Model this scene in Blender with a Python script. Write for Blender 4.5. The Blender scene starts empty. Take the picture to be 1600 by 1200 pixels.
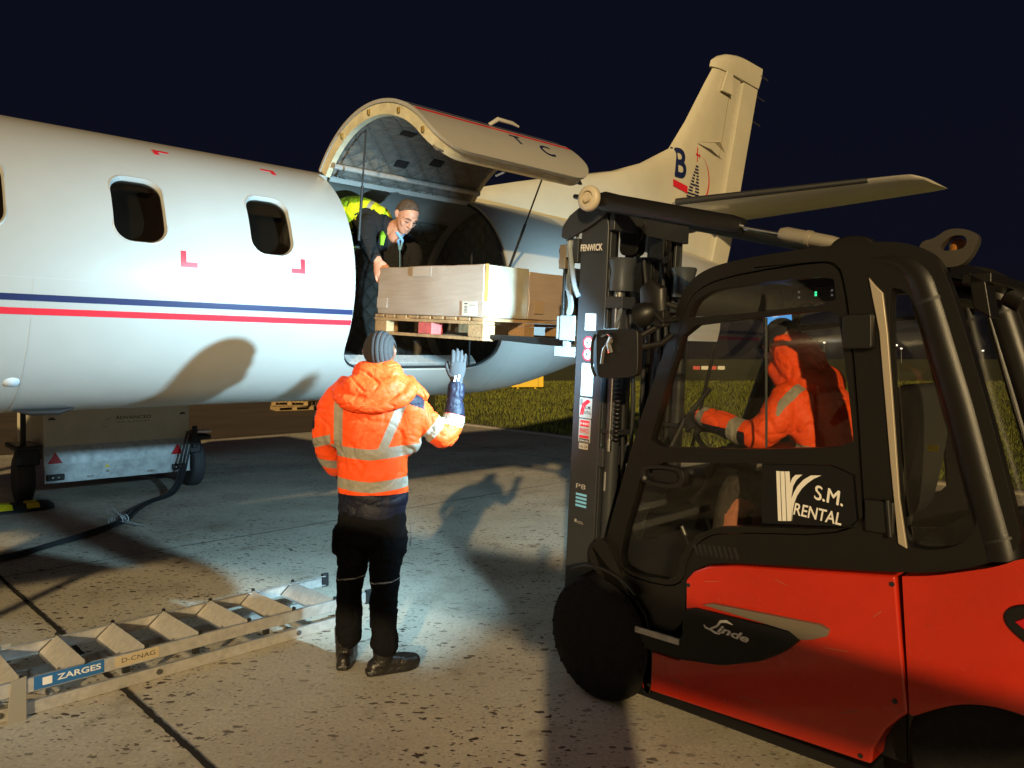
import bpy, bmesh, math, random
import numpy as np
from mathutils import Vector, Matrix, noise
from mathutils.geometry import tessellate_polygon
from math import sin, cos, pi, radians, atan2, sqrt
random.seed(7)
SC = bpy.context.scene
COL = SC.collection

# ------------------------------------------------------------ camera, sky, key light, exposure
cam_d = bpy.data.cameras.new('camera'); cam = bpy.data.objects.new('camera', cam_d); COL.objects.link(cam)
cam_d.sensor_width = 36; cam_d.lens = 27.0; cam_d.shift_y = -40/1600
cam_d.clip_start = 0.05; cam_d.clip_end = 3000
cam.location = (0, 0, 1.655); cam.rotation_euler = (radians(90), 0, 0)
SC.camera = cam
SC.render.resolution_x = 1024; SC.render.resolution_y = 768
SC.view_settings.view_transform = 'Standard'; SC.view_settings.look = 'None'
SC.view_settings.gamma = 1; SC.view_settings.exposure = .27

world = bpy.data.worlds.new('World'); SC.world = world; world.use_nodes = True
wn = world.node_tree.nodes; wl = world.node_tree.links
bg = wn['Background']
tc = wn.new('ShaderNodeTexCoord'); sx = wn.new('ShaderNodeSeparateXYZ'); cr = wn.new('ShaderNodeValToRGB')
wl.new(tc.outputs['Generated'], sx.inputs[0]); wl.new(sx.outputs['Z'], cr.inputs[0]); wl.new(cr.outputs[0], bg.inputs[0])
cr.color_ramp.elements[0].position = 0.0; cr.color_ramp.elements[0].color = (.0042, .0040, .0056, 1)
cr.color_ramp.elements[1].position = 0.45; cr.color_ramp.elements[1].color = (.0029, .0034, .0088, 1)
e = cr.color_ramp.elements.new(.12); e.color = (.0031, .0035, .0082, 1)
bg.inputs[1].default_value = 1.0
# warm fill glow added to the sky behind the camera to lift the shadows
mrg = wn.new('ShaderNodeMapRange'); mrg.interpolation_type = 'SMOOTHSTEP'; mrg.inputs['From Min'].default_value = -.15; mrg.inputs['From Max'].default_value = -.95; mrg.inputs['To Min'].default_value = 0; mrg.inputs['To Max'].default_value = 1
mxw = wn.new('ShaderNodeMix'); mxw.data_type = 'RGBA'; mxw.blend_type = 'ADD'; wl.new(sx.outputs['Y'], mrg.inputs['Value']); wl.new(mrg.outputs[0], mxw.inputs[0]); wl.new(cr.outputs[0], mxw.inputs[6]); mxw.inputs[7].default_value = (.105, .075, .05, 1); wl.new(mxw.outputs[2], bg.inputs[0])

sun_d = bpy.data.lights.new('floodlight_sun', 'SUN'); sun = bpy.data.objects.new('floodlight_sun', sun_d); COL.objects.link(sun)
sun_d.energy = 3.1; sun_d.color = (1.0, .735, .37); sun_d.angle = radians(1.0)
SUN_EL = 14.5; SUN_AZ = 3.5
_d = Vector((sin(radians(SUN_AZ))*cos(radians(SUN_EL)), cos(radians(SUN_AZ))*cos(radians(SUN_EL)), -sin(radians(SUN_EL))))
sun.rotation_euler = _d.to_track_quat('-Z', 'Y').to_euler(); sun.location = (-1, -40, 8)

# ------------------------------------------------------------ materials
MATS = {}
def mat(name, col, rough=.5, metal=0., var=.0, vscale=6., bump=0., bscale=40., spec=.5, coat=0., emit=None, estr=0., var2=None):
    if name in MATS: return MATS[name]
    m = bpy.data.materials.new(name); m.use_nodes = True; nt = m.node_tree; N = nt.nodes; Lk = nt.links
    p = N['Principled BSDF']; p.inputs['Roughness'].default_value = rough; p.inputs['Metallic'].default_value = metal
    p.inputs['Specular IOR Level'].default_value = spec; p.inputs['Coat Weight'].default_value = coat
    p.inputs['Base Color'].default_value = (*col, 1)
    t = N.new('ShaderNodeTexCoord')
    if var > 0 or var2:
        n = N.new('ShaderNodeTexNoise'); n.inputs['Scale'].default_value = vscale; n.inputs['Detail'].default_value = 7; n.inputs['Roughness'].default_value = .62
        r = N.new('ShaderNodeValToRGB'); Lk.new(t.outputs['Object'], n.inputs['Vector']); Lk.new(n.outputs['Fac'], r.inputs[0])
        c2 = var2 if var2 else tuple(c*(1-var) for c in col)
        r.color_ramp.elements[0].position = .33; r.color_ramp.elements[0].color = (*c2, 1)
        r.color_ramp.elements[1].position = .62; r.color_ramp.elements[1].color = (*col, 1)
        Lk.new(r.outputs[0], p.inputs['Base Color'])
        mr = N.new('ShaderNodeMapRange'); mr.inputs['To Min'].default_value = min(1, rough*1.3); mr.inputs['To Max'].default_value = rough*.8
        Lk.new(n.outputs['Fac'], mr.inputs['Value']); Lk.new(mr.outputs[0], p.inputs['Roughness'])
    if bump > 0:
        n2 = N.new('ShaderNodeTexNoise'); n2.inputs['Scale'].default_value = bscale; n2.inputs['Detail'].default_value = 5
        b = N.new('ShaderNodeBump'); b.inputs['Strength'].default_value = bump; b.inputs['Distance'].default_value = .02
        Lk.new(t.outputs['Object'], n2.inputs['Vector']); Lk.new(n2.outputs['Fac'], b.inputs['Height']); Lk.new(b.outputs[0], p.inputs['Normal'])
    if emit:
        p.inputs['Emission Color'].default_value = (*emit, 1); p.inputs['Emission Strength'].default_value = estr
    MATS[name] = m; return m

def glass(name, tint, refl=1.0, rough=.02):
    if name in MATS: return MATS[name]
    m = bpy.data.materials.new(name); m.use_nodes = True; nt = m.node_tree; N = nt.nodes; Lk = nt.links
    N.remove(N['Principled BSDF']); o = N['Material Output']
    tr = N.new('ShaderNodeBsdfTransparent'); tr.inputs[0].default_value = (*tint, 1)
    g = N.new('ShaderNodeBsdfGlossy'); g.inputs['Roughness'].default_value = rough; g.inputs[0].default_value = (refl, refl, refl, 1)
    lw = N.new('ShaderNodeLayerWeight'); lw.inputs[0].default_value = .5; pw = N.new('ShaderNodeMath'); pw.operation = 'POWER'; pw.inputs[1].default_value = 5; Lk.new(lw.outputs['Facing'], pw.inputs[0]); f = N.new('ShaderNodeMath'); f.operation = 'MULTIPLY_ADD'; f.inputs[1].default_value = .9; f.inputs[2].default_value = .035; Lk.new(pw.outputs[0], f.inputs[0])
    mx = N.new('ShaderNodeMixShader'); Lk.new(f.outputs[0], mx.inputs[0]); Lk.new(tr.outputs[0], mx.inputs[1]); Lk.new(g.outputs[0], mx.inputs[2])
    Lk.new(mx.outputs[0], o.inputs['Surface']); MATS[name] = m; return m

M_white = mat('aircraft white paint', (.405, .395, .37), .32, var=.09, vscale=1.3, coat=.25, bump=.10, bscale=2.2)
M_tail = mat('brightened cream tail paint', (.56, .52, .40), .36, var=.12, vscale=1.6, coat=.2)  # cream tail, painted lighter than the fuselage to make up for its weaker light
M_cream = mat('cream primer edge', (.66, .60, .42), .5, var=.25, vscale=14)
M_navy = mat('navy paint', (.012, .018, .075), .35)
M_redp = mat('red marking paint', (.62, .02, .035), .35)
M_seam = mat('panel seam', (.42, .41, .39), .6)
M_dark = mat('dark rubber trim', (.012, .012, .013), .55)
M_black = mat('black plastic', (.009, .0085, .008), .42, var=.35, vscale=9)
M_frame = mat('black satin cab paint', (.0085, .0077, .0065), .36, spec=.4, var=.25, vscale=5, bump=.08, bscale=260)
M_panel = mat('matt black cladding', (.006, .006, .0065), .45, spec=.35, bump=.06, bscale=300)
M_orange = mat('vermilion truck paint', (.47, .021, .006), .25, var=.14, vscale=3, coat=.4)
M_silver = mat('silver trim', (.30, .28, .25), .38, .5)
M_alu = mat('brushed aluminium', (.62, .60, .57), .42, .55, var=.25, vscale=22, bump=.05, bscale=120)
M_alu2 = mat('ladder step aluminium', (.62, .58, .52), .5, .35, var=.2, vscale=30)
M_chrome = mat('polished steel rod', (.75, .75, .76), .14, 1.)
M_steel = mat('worn grey steel', (.20, .20, .20), .42, .7, var=.4, vscale=18)
M_fork = mat('black worn fork steel', (.016, .0155, .015), .45, .4, var=.5, vscale=20)
M_rubber = mat('tyre rubber', (.0085, .008, .0075), .8, spec=.3, var=.4, vscale=25, bump=.2, bscale=80)
M_mast = mat('mast grey paint', (.040, .043, .048), .36, .25, var=.15, vscale=7)
M_galv = mat('galvanised sheet', (.42, .45, .46), .45, .5, var=.3, vscale=12)
M_beige = mat('beige cabinet paint', (.56, .52, .40), .5, var=.12, vscale=4)
M_wood = mat('pallet wood', (.42, .255, .12), .75, var=.35, vscale=11, bump=.25, bscale=60)
M_wood2 = mat('weathered pallet wood', (.38, .26, .12), .8, var=.4, vscale=9, bump=.2)
M_pinkw = mat('pink painted block', (.55, .10, .09), .7, var=.3, vscale=14)
M_paper = mat('paper label', (.38, .37, .35), .6)
M_ink = mat('label ink', (.03, .03, .035), .6)
M_yellow = mat('yellow marking', (.80, .64, .01), .5, var=.15, vscale=14)
M_yel2 = mat('yellow sign', (.75, .50, .01), .5)
M_refred = mat('red reflector', (.42, .006, .012), .25, emit=None)
M_blue = mat('blue sticker', (.02, .12, .32), .4)
M_ltblue = mat('light blue sticker', (.20, .55, .90), .4)
M_letter = mat('white lettering', (.72, .70, .66), .45)
M_skin_b = mat('brown skin', (.15, .065, .035), .5, var=.15, vscale=20)
M_skin_w = mat('ruddy skin', (.48, .185, .11), .5, var=.3, vscale=35)
M_glove = mat('grey knitted glove', (.030, .029, .031), .8, bump=.3, bscale=300)
M_blackcloth = mat('black work cloth', (.008, .008, .009), .9, bump=.25, bscale=300)
M_boot = mat('black leather boot', (.012, .010, .009), .35, bump=.3, bscale=60)
M_lime = mat('hi vis yellow cloth', (.55, .66, .02), .75, bump=.15, bscale=200)
M_hoodin = mat('dark hood lining', (.012, .012, .018), .9)
M_glassdark = glass('cab glass', (.93, .93, .91), .9)
M_glasswin = glass('cabin window glass', (.36, .33, .30), 1.0)
M_lens = mat('lamp lens', (.6, .65, .7), .12, spec=.8)

# ------------------------------------------------------------ mesh helpers
def smooth_edges(me, ang=35):
    bm = bmesh.new(); bm.from_mesh(me)
    for f in bm.faces: f.smooth = True
    ca = radians(ang)
    for ed in bm.edges:
        if len(ed.link_faces) == 2: ed.smooth = ed.calc_face_angle(0) < ca
    bm.to_mesh(me); bm.free()

class MB:
    def __init__(s): s.v = []; s.f = []; s.mi = []; s.cur = 0
    def add(s, vs, fs, M=None):
        o = len(s.v)
        s.v += [tuple(M @ Vector(p)) if M else tuple(p) for p in vs]
        s.f += [tuple(i+o for i in f) for f in fs]; s.mi += [s.cur]*len(fs); return s
    def box(s, c, d, rot=None, M=None):
        x, y, z = (k/2 for k in d)
        vs = [Vector((a*x, b*y, e*z)) for a in (-1, 1) for b in (-1, 1) for e in (-1, 1)]
        R = Matrix.Identity(3)
        if rot: R = (Matrix.Rotation(rot[2], 3, 'Z') @ Matrix.Rotation(rot[1], 3, 'Y') @ Matrix.Rotation(rot[0], 3, 'X'))
        vs = [R @ p + Vector(c) for p in vs]
        return s.add(vs, [(0, 1, 3, 2), (4, 6, 7, 5), (0, 4, 5, 1), (2, 3, 7, 6), (0, 2, 6, 4), (1, 5, 7, 3)], M)
    def bb(s, x0, x1, y0, y1, z0, z1, M=None):
        return s.box(((x0+x1)/2, (y0+y1)/2, (z0+z1)/2), (abs(x1-x0), abs(y1-y0), abs(z1-z0)), M=M)
    def rings(s, rs, close=True, M=None, loop=False):
        n = len(rs[0]); vs = [p for r in rs for p in r]; fs = []
        m = len(rs)
        for i in range(m if loop else m-1):
            j = (i+1) % m
            for k in range(n): fs.append((i*n+k, i*n+(k+1) % n, j*n+(k+1) % n, j*n+k))
        if close and not loop: fs += [tuple(range(n))[::-1], tuple((m-1)*n+k for k in range(n))]
        return s.add(vs, fs, M)
    def cyl(s, p0, p1, r0, r1=None, n=20, M=None):
        r1 = r0 if r1 is None else r1
        return s.tube([p0, p1], [r0, r1], n, M=M)
    def tube(s, pts, r, n=12, M=None, flat=1.0, side=None):
        pts = [Vector(p) for p in pts]; m = len(pts)
        if not hasattr(r, '__len__'): r = [r]*m
        rs = []; pa = None
        for i, p in enumerate(pts):
            t = (pts[min(i+1, m-1)]-pts[max(i-1, 0)]); t = t.normalized() if t.length > 1e-9 else Vector((0, 0, 1))
            if pa is None:
                a = Vector(side) if side else (Vector((0, 0, 1)) if abs(t.z) < .9 else Vector((1, 0, 0)))
            else: a = pa
            a = (a-t*a.dot(t)).normalized(); b = t.cross(a); pa = a
            rs.append([p+a*cos(2*pi*k/n)*r[i]+b*sin(2*pi*k/n)*r[i]*flat for k in range(n)])
        return s.rings(rs, True, M)
    def lathe(s, prof, o=(0, 0, 0), ax=(0, 1, 0), n=40, M=None, closed=False):
        ax = Vector(ax).normalized(); a = Vector((0, 0, 1)) if abs(ax.z) < .9 else Vector((1, 0, 0)); a = (a-ax*a.dot(ax)).normalized(); b = ax.cross(a); o = Vector(o)
        rs = [[o+ax*h+(a*cos(2*pi*k/n)+b*sin(2*pi*k/n))*max(r, 1e-4) for k in range(n)] for r, h in prof]
        return s.rings(rs, not closed, M, loop=closed)
    def plate(s, outer, holes=(), y0=0., y1=.02, M=None, plane='xz'):
        """flat plate: outline (u,v) with holes, between depths y0 and y1"""
        loops = [list(outer)]+[list(h) for h in holes]
        P = lambda u, v, d: (u, d, v) if plane == 'xz' else ((u, v, d) if plane == 'xy' else (d, u, v))
        tri = tessellate_polygon([[Vector((u, v, 0)) for u, v in l] for l in loops])
        flat = [q for l in loops for q in l]; n = len(flat)
        vs = [P(u, v, y0) for u, v in flat]+[P(u, v, y1) for u, v in flat]
        fs = [tuple(t) for t in tri]+[tuple(i+n for i in reversed(t)) for t in tri]
        if not holes: fs = [tuple(range(n)), tuple(reversed(range(n, 2*n)))]
        o = 0
        for l in loops:
            k = len(l)
            for i in range(k):
                a, b = o+i, o+(i+1) % k; fs.append((a, b, b+n, a+n))
            o += k
        return s.add(vs, fs, M)
    def build(s, name, m, parent=None, bevel=0., seg=2, ang=35, recalc=True, T=None, sm=True):
        me = bpy.data.meshes.new(name)
        vs = [tuple(T @ Vector(p)) for p in s.v] if T else s.v
        me.from_pydata(vs, [], s.f)
        if recalc:
            bm = bmesh.new(); bm.from_mesh(me); bmesh.ops.recalc_face_normals(bm, faces=bm.faces); bm.to_mesh(me); bm.free()
        mm = m if isinstance(m, (list, tuple)) else [m]
        for k in mm: me.materials.append(k)
        if len(mm) > 1 and len(me.polygons) == len(s.mi):
            for p, i in zip(me.polygons, s.mi): p.material_index = i
        if sm: smooth_edges(me, ang)
        o = bpy.data.objects.new(name, me); COL.objects.link(o)
        if parent: o.parent = parent
        if bevel:
            b = o.modifiers.new('bevel', 'BEVEL'); b.width = bevel; b.segments = seg; b.limit_method = 'ANGLE'; b.angle_limit = radians(40); b.harden_normals = True; b.miter_outer = 'MITER_ARC'
        return o

def thing(name, label, cat, loc=(0, 0, 0), rz=0., group=None):
    o = bpy.data.objects.new(name, None); COL.objects.link(o); o.location = loc; o.rotation_euler = (0, 0, rz); o.empty_display_size = .1
    o['label'] = label; o['category'] = cat
    if group: o['group'] = group
    return o
def tag(o, label=None, cat=None, group=None, kind=None):
    if label: o['label'] = label
    if cat: o['category'] = cat
    if group: o['group'] = group
    if kind: o['kind'] = kind
    return o
def chaikin(p, it=1, closed=True, q=.25):
    for _ in range(it):
        o = []; n = len(p)
        for i in range(n if closed else n-1):
            a, b = p[i], p[(i+1) % n]
            o += [tuple(a[k]*(1-q)+b[k]*q for k in range(len(a))), tuple(a[k]*q+b[k]*(1-q) for k in range(len(a)))]
        if not closed: o = [p[0]]+o+[p[-1]]
        p = o
    return p
def catmull(p, sub=6):
    p = [np.array(q, float) for q in p]; o = []
    for i in range(len(p)-1):
        a, b, c, d = p[max(i-1, 0)], p[i], p[i+1], p[min(i+2, len(p)-1)]
        for k in range(sub):
            t = k/sub; o.append(.5*((2*b)+(-a+c)*t+(2*a-5*b+4*c-d)*t*t+(-a+3*b-3*c+d)*t**3))
    o.append(p[-1]); return o
def rrect(x0, x1, y0, y1, r, n=5):
    o = []
    for cx, cy, a in ((x1-r, y1-r, 0), (x0+r, y1-r, 90), (x0+r, y0+r, 180), (x1-r, y0+r, 270)):
        for k in range(n+1):
            t = radians(a+90*k/n); o.append((cx+r*cos(t), cy+r*sin(t)))
    return o
def shrink(poly, k, c=None):
    cx = sum(p[0] for p in poly)/len(poly); cy = sum(p[1] for p in poly)/len(poly)
    return [(cx+(p[0]-cx)*k, cy+(p[1]-cy)*k) for p in poly]
def text_geo(txt, size=1., bold=0., shear=0., align='LEFT', space=1.):
    c = bpy.data.curves.new('t', 'FONT'); c.body = txt; c.size = size; c.offset = bold; c.shear = shear; c.align_x = align; c.space_character = space; c.resolution_u = 4
    o = bpy.data.objects.new('t', c); COL.objects.link(o); dg = bpy.context.evaluated_depsgraph_get()
    me = o.evaluated_get(dg).to_mesh(); vs = [(v.co.x, v.co.y) for v in me.vertices]; fs = [tuple(p.vertices) for p in me.polygons]
    o.evaluated_get(dg).to_mesh_clear(); bpy.data.objects.remove(o); bpy.data.curves.remove(c); return vs, fs
def put_text(mb, txt, size, fn, bold=0., shear=0., align='LEFT', sx=1., space=1.):
    vs, fs = text_geo(txt, size, bold, shear, align, space)
    mb.add([fn(u*sx, v) for u, v in vs], fs); return mb
def evalmesh(o):
    dg = bpy.context.evaluated_depsgraph_get(); return bpy.data.meshes.new_from_object(o.evaluated_get(dg))
def remesh(mb, voxel, smooth=4, fac=.5):
    """voxel union of overlapping closed pieces into one continuous surface"""
    me = bpy.data.meshes.new('r'); me.from_pydata(mb.v, [], mb.f)
    bm = bmesh.new(); bm.from_mesh(me); bmesh.ops.recalc_face_normals(bm, faces=bm.faces); bm.to_mesh(me); bm.free()
    o = bpy.data.objects.new('r', me); COL.objects.link(o)
    r = o.modifiers.new('r', 'REMESH'); r.mode = 'VOXEL'; r.voxel_size = voxel
    s = o.modifiers.new('s', 'SMOOTH'); s.factor = fac; s.iterations = smooth
    out = evalmesh(o); bpy.data.objects.remove(o); return out
def get_co(me): a = np.empty(len(me.vertices)*3); me.vertices.foreach_get('co', a); return a.reshape(-1, 3)
def get_no(me): return np.array([v.normal[:] for v in me.vertices])
def set_co(me, a): me.vertices.foreach_set('co', a.ravel()); me.update()
def attr(me, name, vals):
    a = me.attributes.new(name, 'FLOAT', 'POINT'); a.data.foreach_set('value', np.asarray(vals, dtype=np.float32))
def mesh_obj(name, me, m, parent=None):
    me.materials.clear()
    for k in (m if isinstance(m, (list, tuple)) else [m]): me.materials.append(k)
    for p in me.polygons: p.use_smooth = True
    o = bpy.data.objects.new(name, me); COL.objects.link(o)
    if parent: o.parent = parent
    return o
def blob(mb, ch, n=18, sub=4, side=(1, 0, 0)):
    """limb: chain of (x,y,z,rx[,ry]) lofted with rounded ends"""
    c = [tuple(p)+((p[3],) if len(p) == 4 else ()) for p in ch]; s = catmull(c, sub) if len(c) > 1 else [np.array(c[0])]
    if len(s) == 1:
        p = s[0]; rs = []
        for i in range(1, 12):
            t = pi*i/12; rs.append([Vector((p[0]+p[3]*sin(t)*cos(2*pi*k/n), p[1]+p[4]*sin(t)*sin(2*pi*k/n), p[2]+p[3]*cos(t))) for k in range(n)])
        mb.rings(rs); return mb
    P = [Vector(q[:3]) for q in s]; rs = []; m = len(P)
    def ring(p, t, rx, ry, a):
        a = (a-t*a.dot(t)); a = a.normalized() if a.length > 1e-4 else Vector((0, 1, 0)); b = t.cross(a)
        return [p+a*cos(2*pi*k/n)*rx+b*sin(2*pi*k/n)*ry for k in range(n)], a
    a = Vector(side)
    t0 = (P[1]-P[0]).normalized(); t1 = (P[-1]-P[-2]).normalized()
    if abs(t0.dot(a)) > .9: a = Vector((0, 0, 1)) if abs(t0.z) < .9 else Vector((0, 1, 0))
    for w in (75, 50, 25):
        k = radians(w); r, _ = ring(P[0]-t0*min(s[0][3], s[0][4])*sin(k), t0, s[0][3]*cos(k), s[0][4]*cos(k), a); rs.append(r)
    for i in range(m):
        t = (P[min(i+1, m-1)]-P[max(i-1, 0)]).normalized(); r, a = ring(P[i], t, s[i][3], s[i][4], a); rs.append(r)
    for w in (25, 50, 75):
        k = radians(w); r, _ = ring(P[-1]+t1*min(s[-1][3], s[-1][4])*sin(k), t1, s[-1][3]*cos(k), s[-1][4]*cos(k), a); rs.append(r)
    mb.rings(rs); return mb
# ------------------------------------------------------------ ground
def concrete_mat():
    m = bpy.data.materials.new('pitted concrete apron'); m.use_nodes = True; N = m.node_tree.nodes; Lk = m.node_tree.links; p = N['Principled BSDF']
    tc = N.new('ShaderNodeTexCoord'); mp = N.new('ShaderNodeMapping'); mp.inputs['Rotation'].default_value = (0, 0, radians(20)); mp.inputs['Scale'].default_value = (1, 1.7, 1)
    Lk.new(tc.outputs['Object'], mp.inputs[0])
    def noi(s, d=6, src=None, r=.6):
        n = N.new('ShaderNodeTexNoise'); n.inputs['Scale'].default_value = s; n.inputs['Detail'].default_value = d; n.inputs['Roughness'].default_value = r; Lk.new(src or tc.outputs['Object'], n.inputs['Vector']); return n.outputs['Fac']
    def ramp(src, a, b, ca, cb):
        r = N.new('ShaderNodeValToRGB'); r.color_ramp.elements[0].position = a; r.color_ramp.elements[1].position = b
        r.color_ramp.elements[0].color = (*ca, 1); r.color_ramp.elements[1].color = (*cb, 1); Lk.new(src, r.inputs[0]); return r.outputs[0]
    def mix(kind, f, a, b):
        x = N.new('ShaderNodeMix'); x.data_type = 'RGBA'; x.blend_type = kind
        if isinstance(f, float): x.inputs[0].default_value = f
        else: Lk.new(f, x.inputs[0])
        for i, q in ((6, a), (7, b)):
            if isinstance(q, tuple): x.inputs[i].default_value = (*q, 1)
            else: Lk.new(q, x.inputs[i])
        return x.outputs[2]
    base = ramp(noi(.7, 8), .3, .7, (.47, .42, .335), (.74, .68, .56))
    fine = ramp(noi(55, 4), .3, .75, (.72, .72, .72), (1.1, 1.1, 1.1))
    c = mix('MULTIPLY', 1., base, fine)
    blot = ramp(noi(2.3, 5), .60, .72, (1, 1, 1), (.66, .63, .58)); c = mix('MULTIPLY', 1., c, blot)
    blot2 = ramp(noi(.33, 9, None, .7), .52, .66, (1, 1, 1), (.62, .58, .52)); c = mix('MULTIPLY', 1., c, blot2)
    # distorted coordinates so the pits are ragged
    nz = N.new('ShaderNodeTexNoise'); nz.inputs['Scale'].default_value = 26; Lk.new(mp.outputs[0], nz.inputs['Vector'])
    ad = N.new('ShaderNodeMix'); ad.data_type = 'RGBA'; ad.blend_type = 'ADD'; ad.inputs[0].default_value = .055; Lk.new(mp.outputs[0], ad.inputs[6]); Lk.new(nz.outputs['Color'], ad.inputs[7])
    def pits(scale, thr, patch):
        v = N.new('ShaderNodeTexVoronoi'); v.inputs['Scale'].default_value = scale; Lk.new(ad.outputs[2], v.inputs['Vector'])
        sepc = N.new('ShaderNodeSeparateColor'); Lk.new(v.outputs['Color'], sepc.inputs[0])
        # radius varies per cell: only some cells hold a pit
        mr = N.new('ShaderNodeMapRange'); mr.inputs['From Min'].default_value = patch; mr.inputs['From Max'].default_value = 1.; mr.inputs['To Min'].default_value = 0; mr.inputs['To Max'].default_value = thr; Lk.new(sepc.outputs[0], mr.inputs['Value'])
        lt = N.new('ShaderNodeMath'); lt.operation = 'SUBTRACT'; Lk.new(mr.outputs[0], lt.inputs[0]); Lk.new(v.outputs['Distance'], lt.inputs[1])
        mu = N.new('ShaderNodeMath'); mu.operation = 'MULTIPLY'; mu.inputs[1].default_value = 14; mu.use_clamp = True; Lk.new(lt.outputs[0], mu.inputs[0]); return mu.outputs[0]
    p1 = pits(15, .44, .55); p2 = pits(33, .46, .42)
    mx = N.new('ShaderNodeMath'); mx.operation = 'MAXIMUM'; Lk.new(p1, mx.inputs[0]); Lk.new(p2, mx.inputs[1])
    pm = noi(.55, 3); gate = ramp(pm, .38, .55, (.25, .25, .25), (1, 1, 1))
    gm = N.new('ShaderNodeMath'); gm.operation = 'MULTIPLY'; Lk.new(mx.outputs[0], gm.inputs[0]); Lk.new(gate, gm.inputs[1])
    c = mix('MIX', gm.outputs[0], c, (.05, .028, .016))
    # pale stones
    v3 = N.new('ShaderNodeTexVoronoi'); v3.inputs['Scale'].default_value = 17; Lk.new(mp.outputs[0], v3.inputs['Vector'])
    st = ramp(v3.outputs['Distance'], .05, .10, (1, 1, 1), (0, 0, 0)); sm = N.new('ShaderNodeMath'); sm.operation = 'MULTIPLY'; sm.inputs[1].default_value = .45; Lk.new(st, sm.inputs[0])
    c = mix('MIX', sm.outputs[0], c, (.75, .70, .60))
    Lk.new(c, p.inputs['Base Color']); p.inputs['Roughness'].default_value = .78
    h = N.new('ShaderNodeMath'); h.operation = 'SUBTRACT'; Lk.new(noi(230, 3), h.inputs[0]); Lk.new(gm.outputs[0], h.inputs[1])
    b = N.new('ShaderNodeBump'); b.inputs['Strength'].default_value = .55; b.inputs['Distance'].default_value = .006; Lk.new(h.outputs[0], b.inputs['Height']); Lk.new(b.outputs[0], p.inputs['Normal'])
    return m
def sheet(name, pts, z, m, kind='structure'):
    me = bpy.data.meshes.new(name); me.from_pydata([(x, y, z) for x, y in pts], [], [tuple(range(len(pts)))]); me.materials.append(m)
    bm = bmesh.new(); bm.from_mesh(me); bmesh.ops.recalc_face_normals(bm, faces=bm.faces)
    for f in bm.faces:
        if f.normal.z < 0: f.normal_flip()
    bm.to_mesh(me); bm.free()
    o = bpy.data.objects.new(name, me); COL.objects.link(o); o['kind'] = kind; return o
M_conc = concrete_mat()
sheet('apron', [(-900, -300), (900, -300), (900, 1500), (-900, 1500)], 0, M_conc)
M_asph = mat('brown worn asphalt', (.11, .075, .05), .9, var=.4, vscale=.5, bump=.3, bscale=60)
# asphalt taxiway beyond the slab edge running parallel to the aircraft
a0 = Vector((-6.4, 15.5)); u0 = Vector((.707, .707)); n0 = Vector((-.707, .707))
q = lambda s, t: tuple(a0+u0*s+n0*t)
sheet('taxiway', [q(-400, 0), q(60, 0), q(60, 300), q(-400, 300)], .004, M_asph)
# grass field
g0 = Vector((1.25, 16.1)); gd = Vector((.6, -.8))
corner = g0-gd*9.0; end = g0+gd*60
M_soil = mat('grass soil', (.075, .085, .014), 1., var=.5, vscale=.35, var2=(.03, .03, .01))
sheet('field', [tuple(corner), tuple(end), (900, -60), (900, 1500), (-250, 1500), (-18, 90)], .008, M_soil)
def grass_blades():
    rng = random.Random(3); V = []; F = []
    nx, ny = .8, .6   # into the field
    def inside(x, y): return (x-g0.x)*nx+(y-g0.y)*ny > .12 and (y-corner.y)*14+(x-corner.x)*70 > 0
    cnt = 0
    while cnt < 60000:
        y = 9+rng.random()**1.6*46; x = (-.14+rng.random()*.86)*y
        if x < -.10*y or not inside(x, y): continue
        cnt += 1; s = .6+y*.045; h = (.035+.06*rng.random())*min(s, 1.7); w = .006*s; a = rng.random()*6.28; lx = rng.gauss(0, .025); ly = rng.gauss(0, .025)
        o = len(V); V += [(x-w*cos(a), y-w*sin(a), .006), (x+w*cos(a), y+w*sin(a), .006), (x+lx, y+ly, h)]; F.append((o, o+1, o+2))
    me = bpy.data.meshes.new('grass'); me.from_pydata(V, [], F); me.materials.append(mat('grass blade', (.19, .21, .016), .8, var=.55, vscale=.9, var2=(.08, .08, .012)))
    o = bpy.data.objects.new('grass', me); COL.objects.link(o); o['kind'] = 'stuff'; o['label'] = 'short green grass covering the field beyond the apron edge'; o['category'] = 'grass'
grass_blades()
k = MB(); L_ = 69.0
nv = Vector((.8, .6))
pts = [corner-nv*.16, end-nv*.16, end+nv*.0, corner+nv*.0]
k.plate([tuple(p) for p in pts], y0=-.01, y1=.035, plane='xy')
o = k.build('kerb', mat('pale kerb concrete', (.42, .38, .32), .8, var=.3, vscale=3), bevel=.01); tag(o, kind='structure')
# expansion joints filled with ragged dark sealant
def joint(p, qq, w, seed):
    rng = random.Random(seed); p = Vector(p); qq = Vector(qq); d = (qq-p); Ln = d.length; d.normalize(); nn = Vector((-d.y, d.x)); n = int(Ln/.025); l = []; r = []
    for i in range(n+1):
        s = i*Ln/n; c = p+d*s+nn*(noise.noise(Vector((s*1.3, seed, 0)))*.02)
        wl_ = w*(.55+.5*abs(noise.noise(Vector((s*9, seed, 1))))+.35*max(0, noise.noise(Vector((s*30, seed, 2))))); wr_ = w*(.55+.5*abs(noise.noise(Vector((s*8, seed, 5))))+.35*max(0, noise.noise(Vector((s*33, seed, 7)))))
        l.append(c+nn*wl_); r.append(c-nn*wr_)
    V = [(a.x, a.y, .004) for a in l]+[(a.x, a.y, .004) for a in r]; m = len(l)
    F = [(i, i+1, m+i+1, m+i) for i in range(m-1)]
    return V, F
jm = MB()
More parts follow.
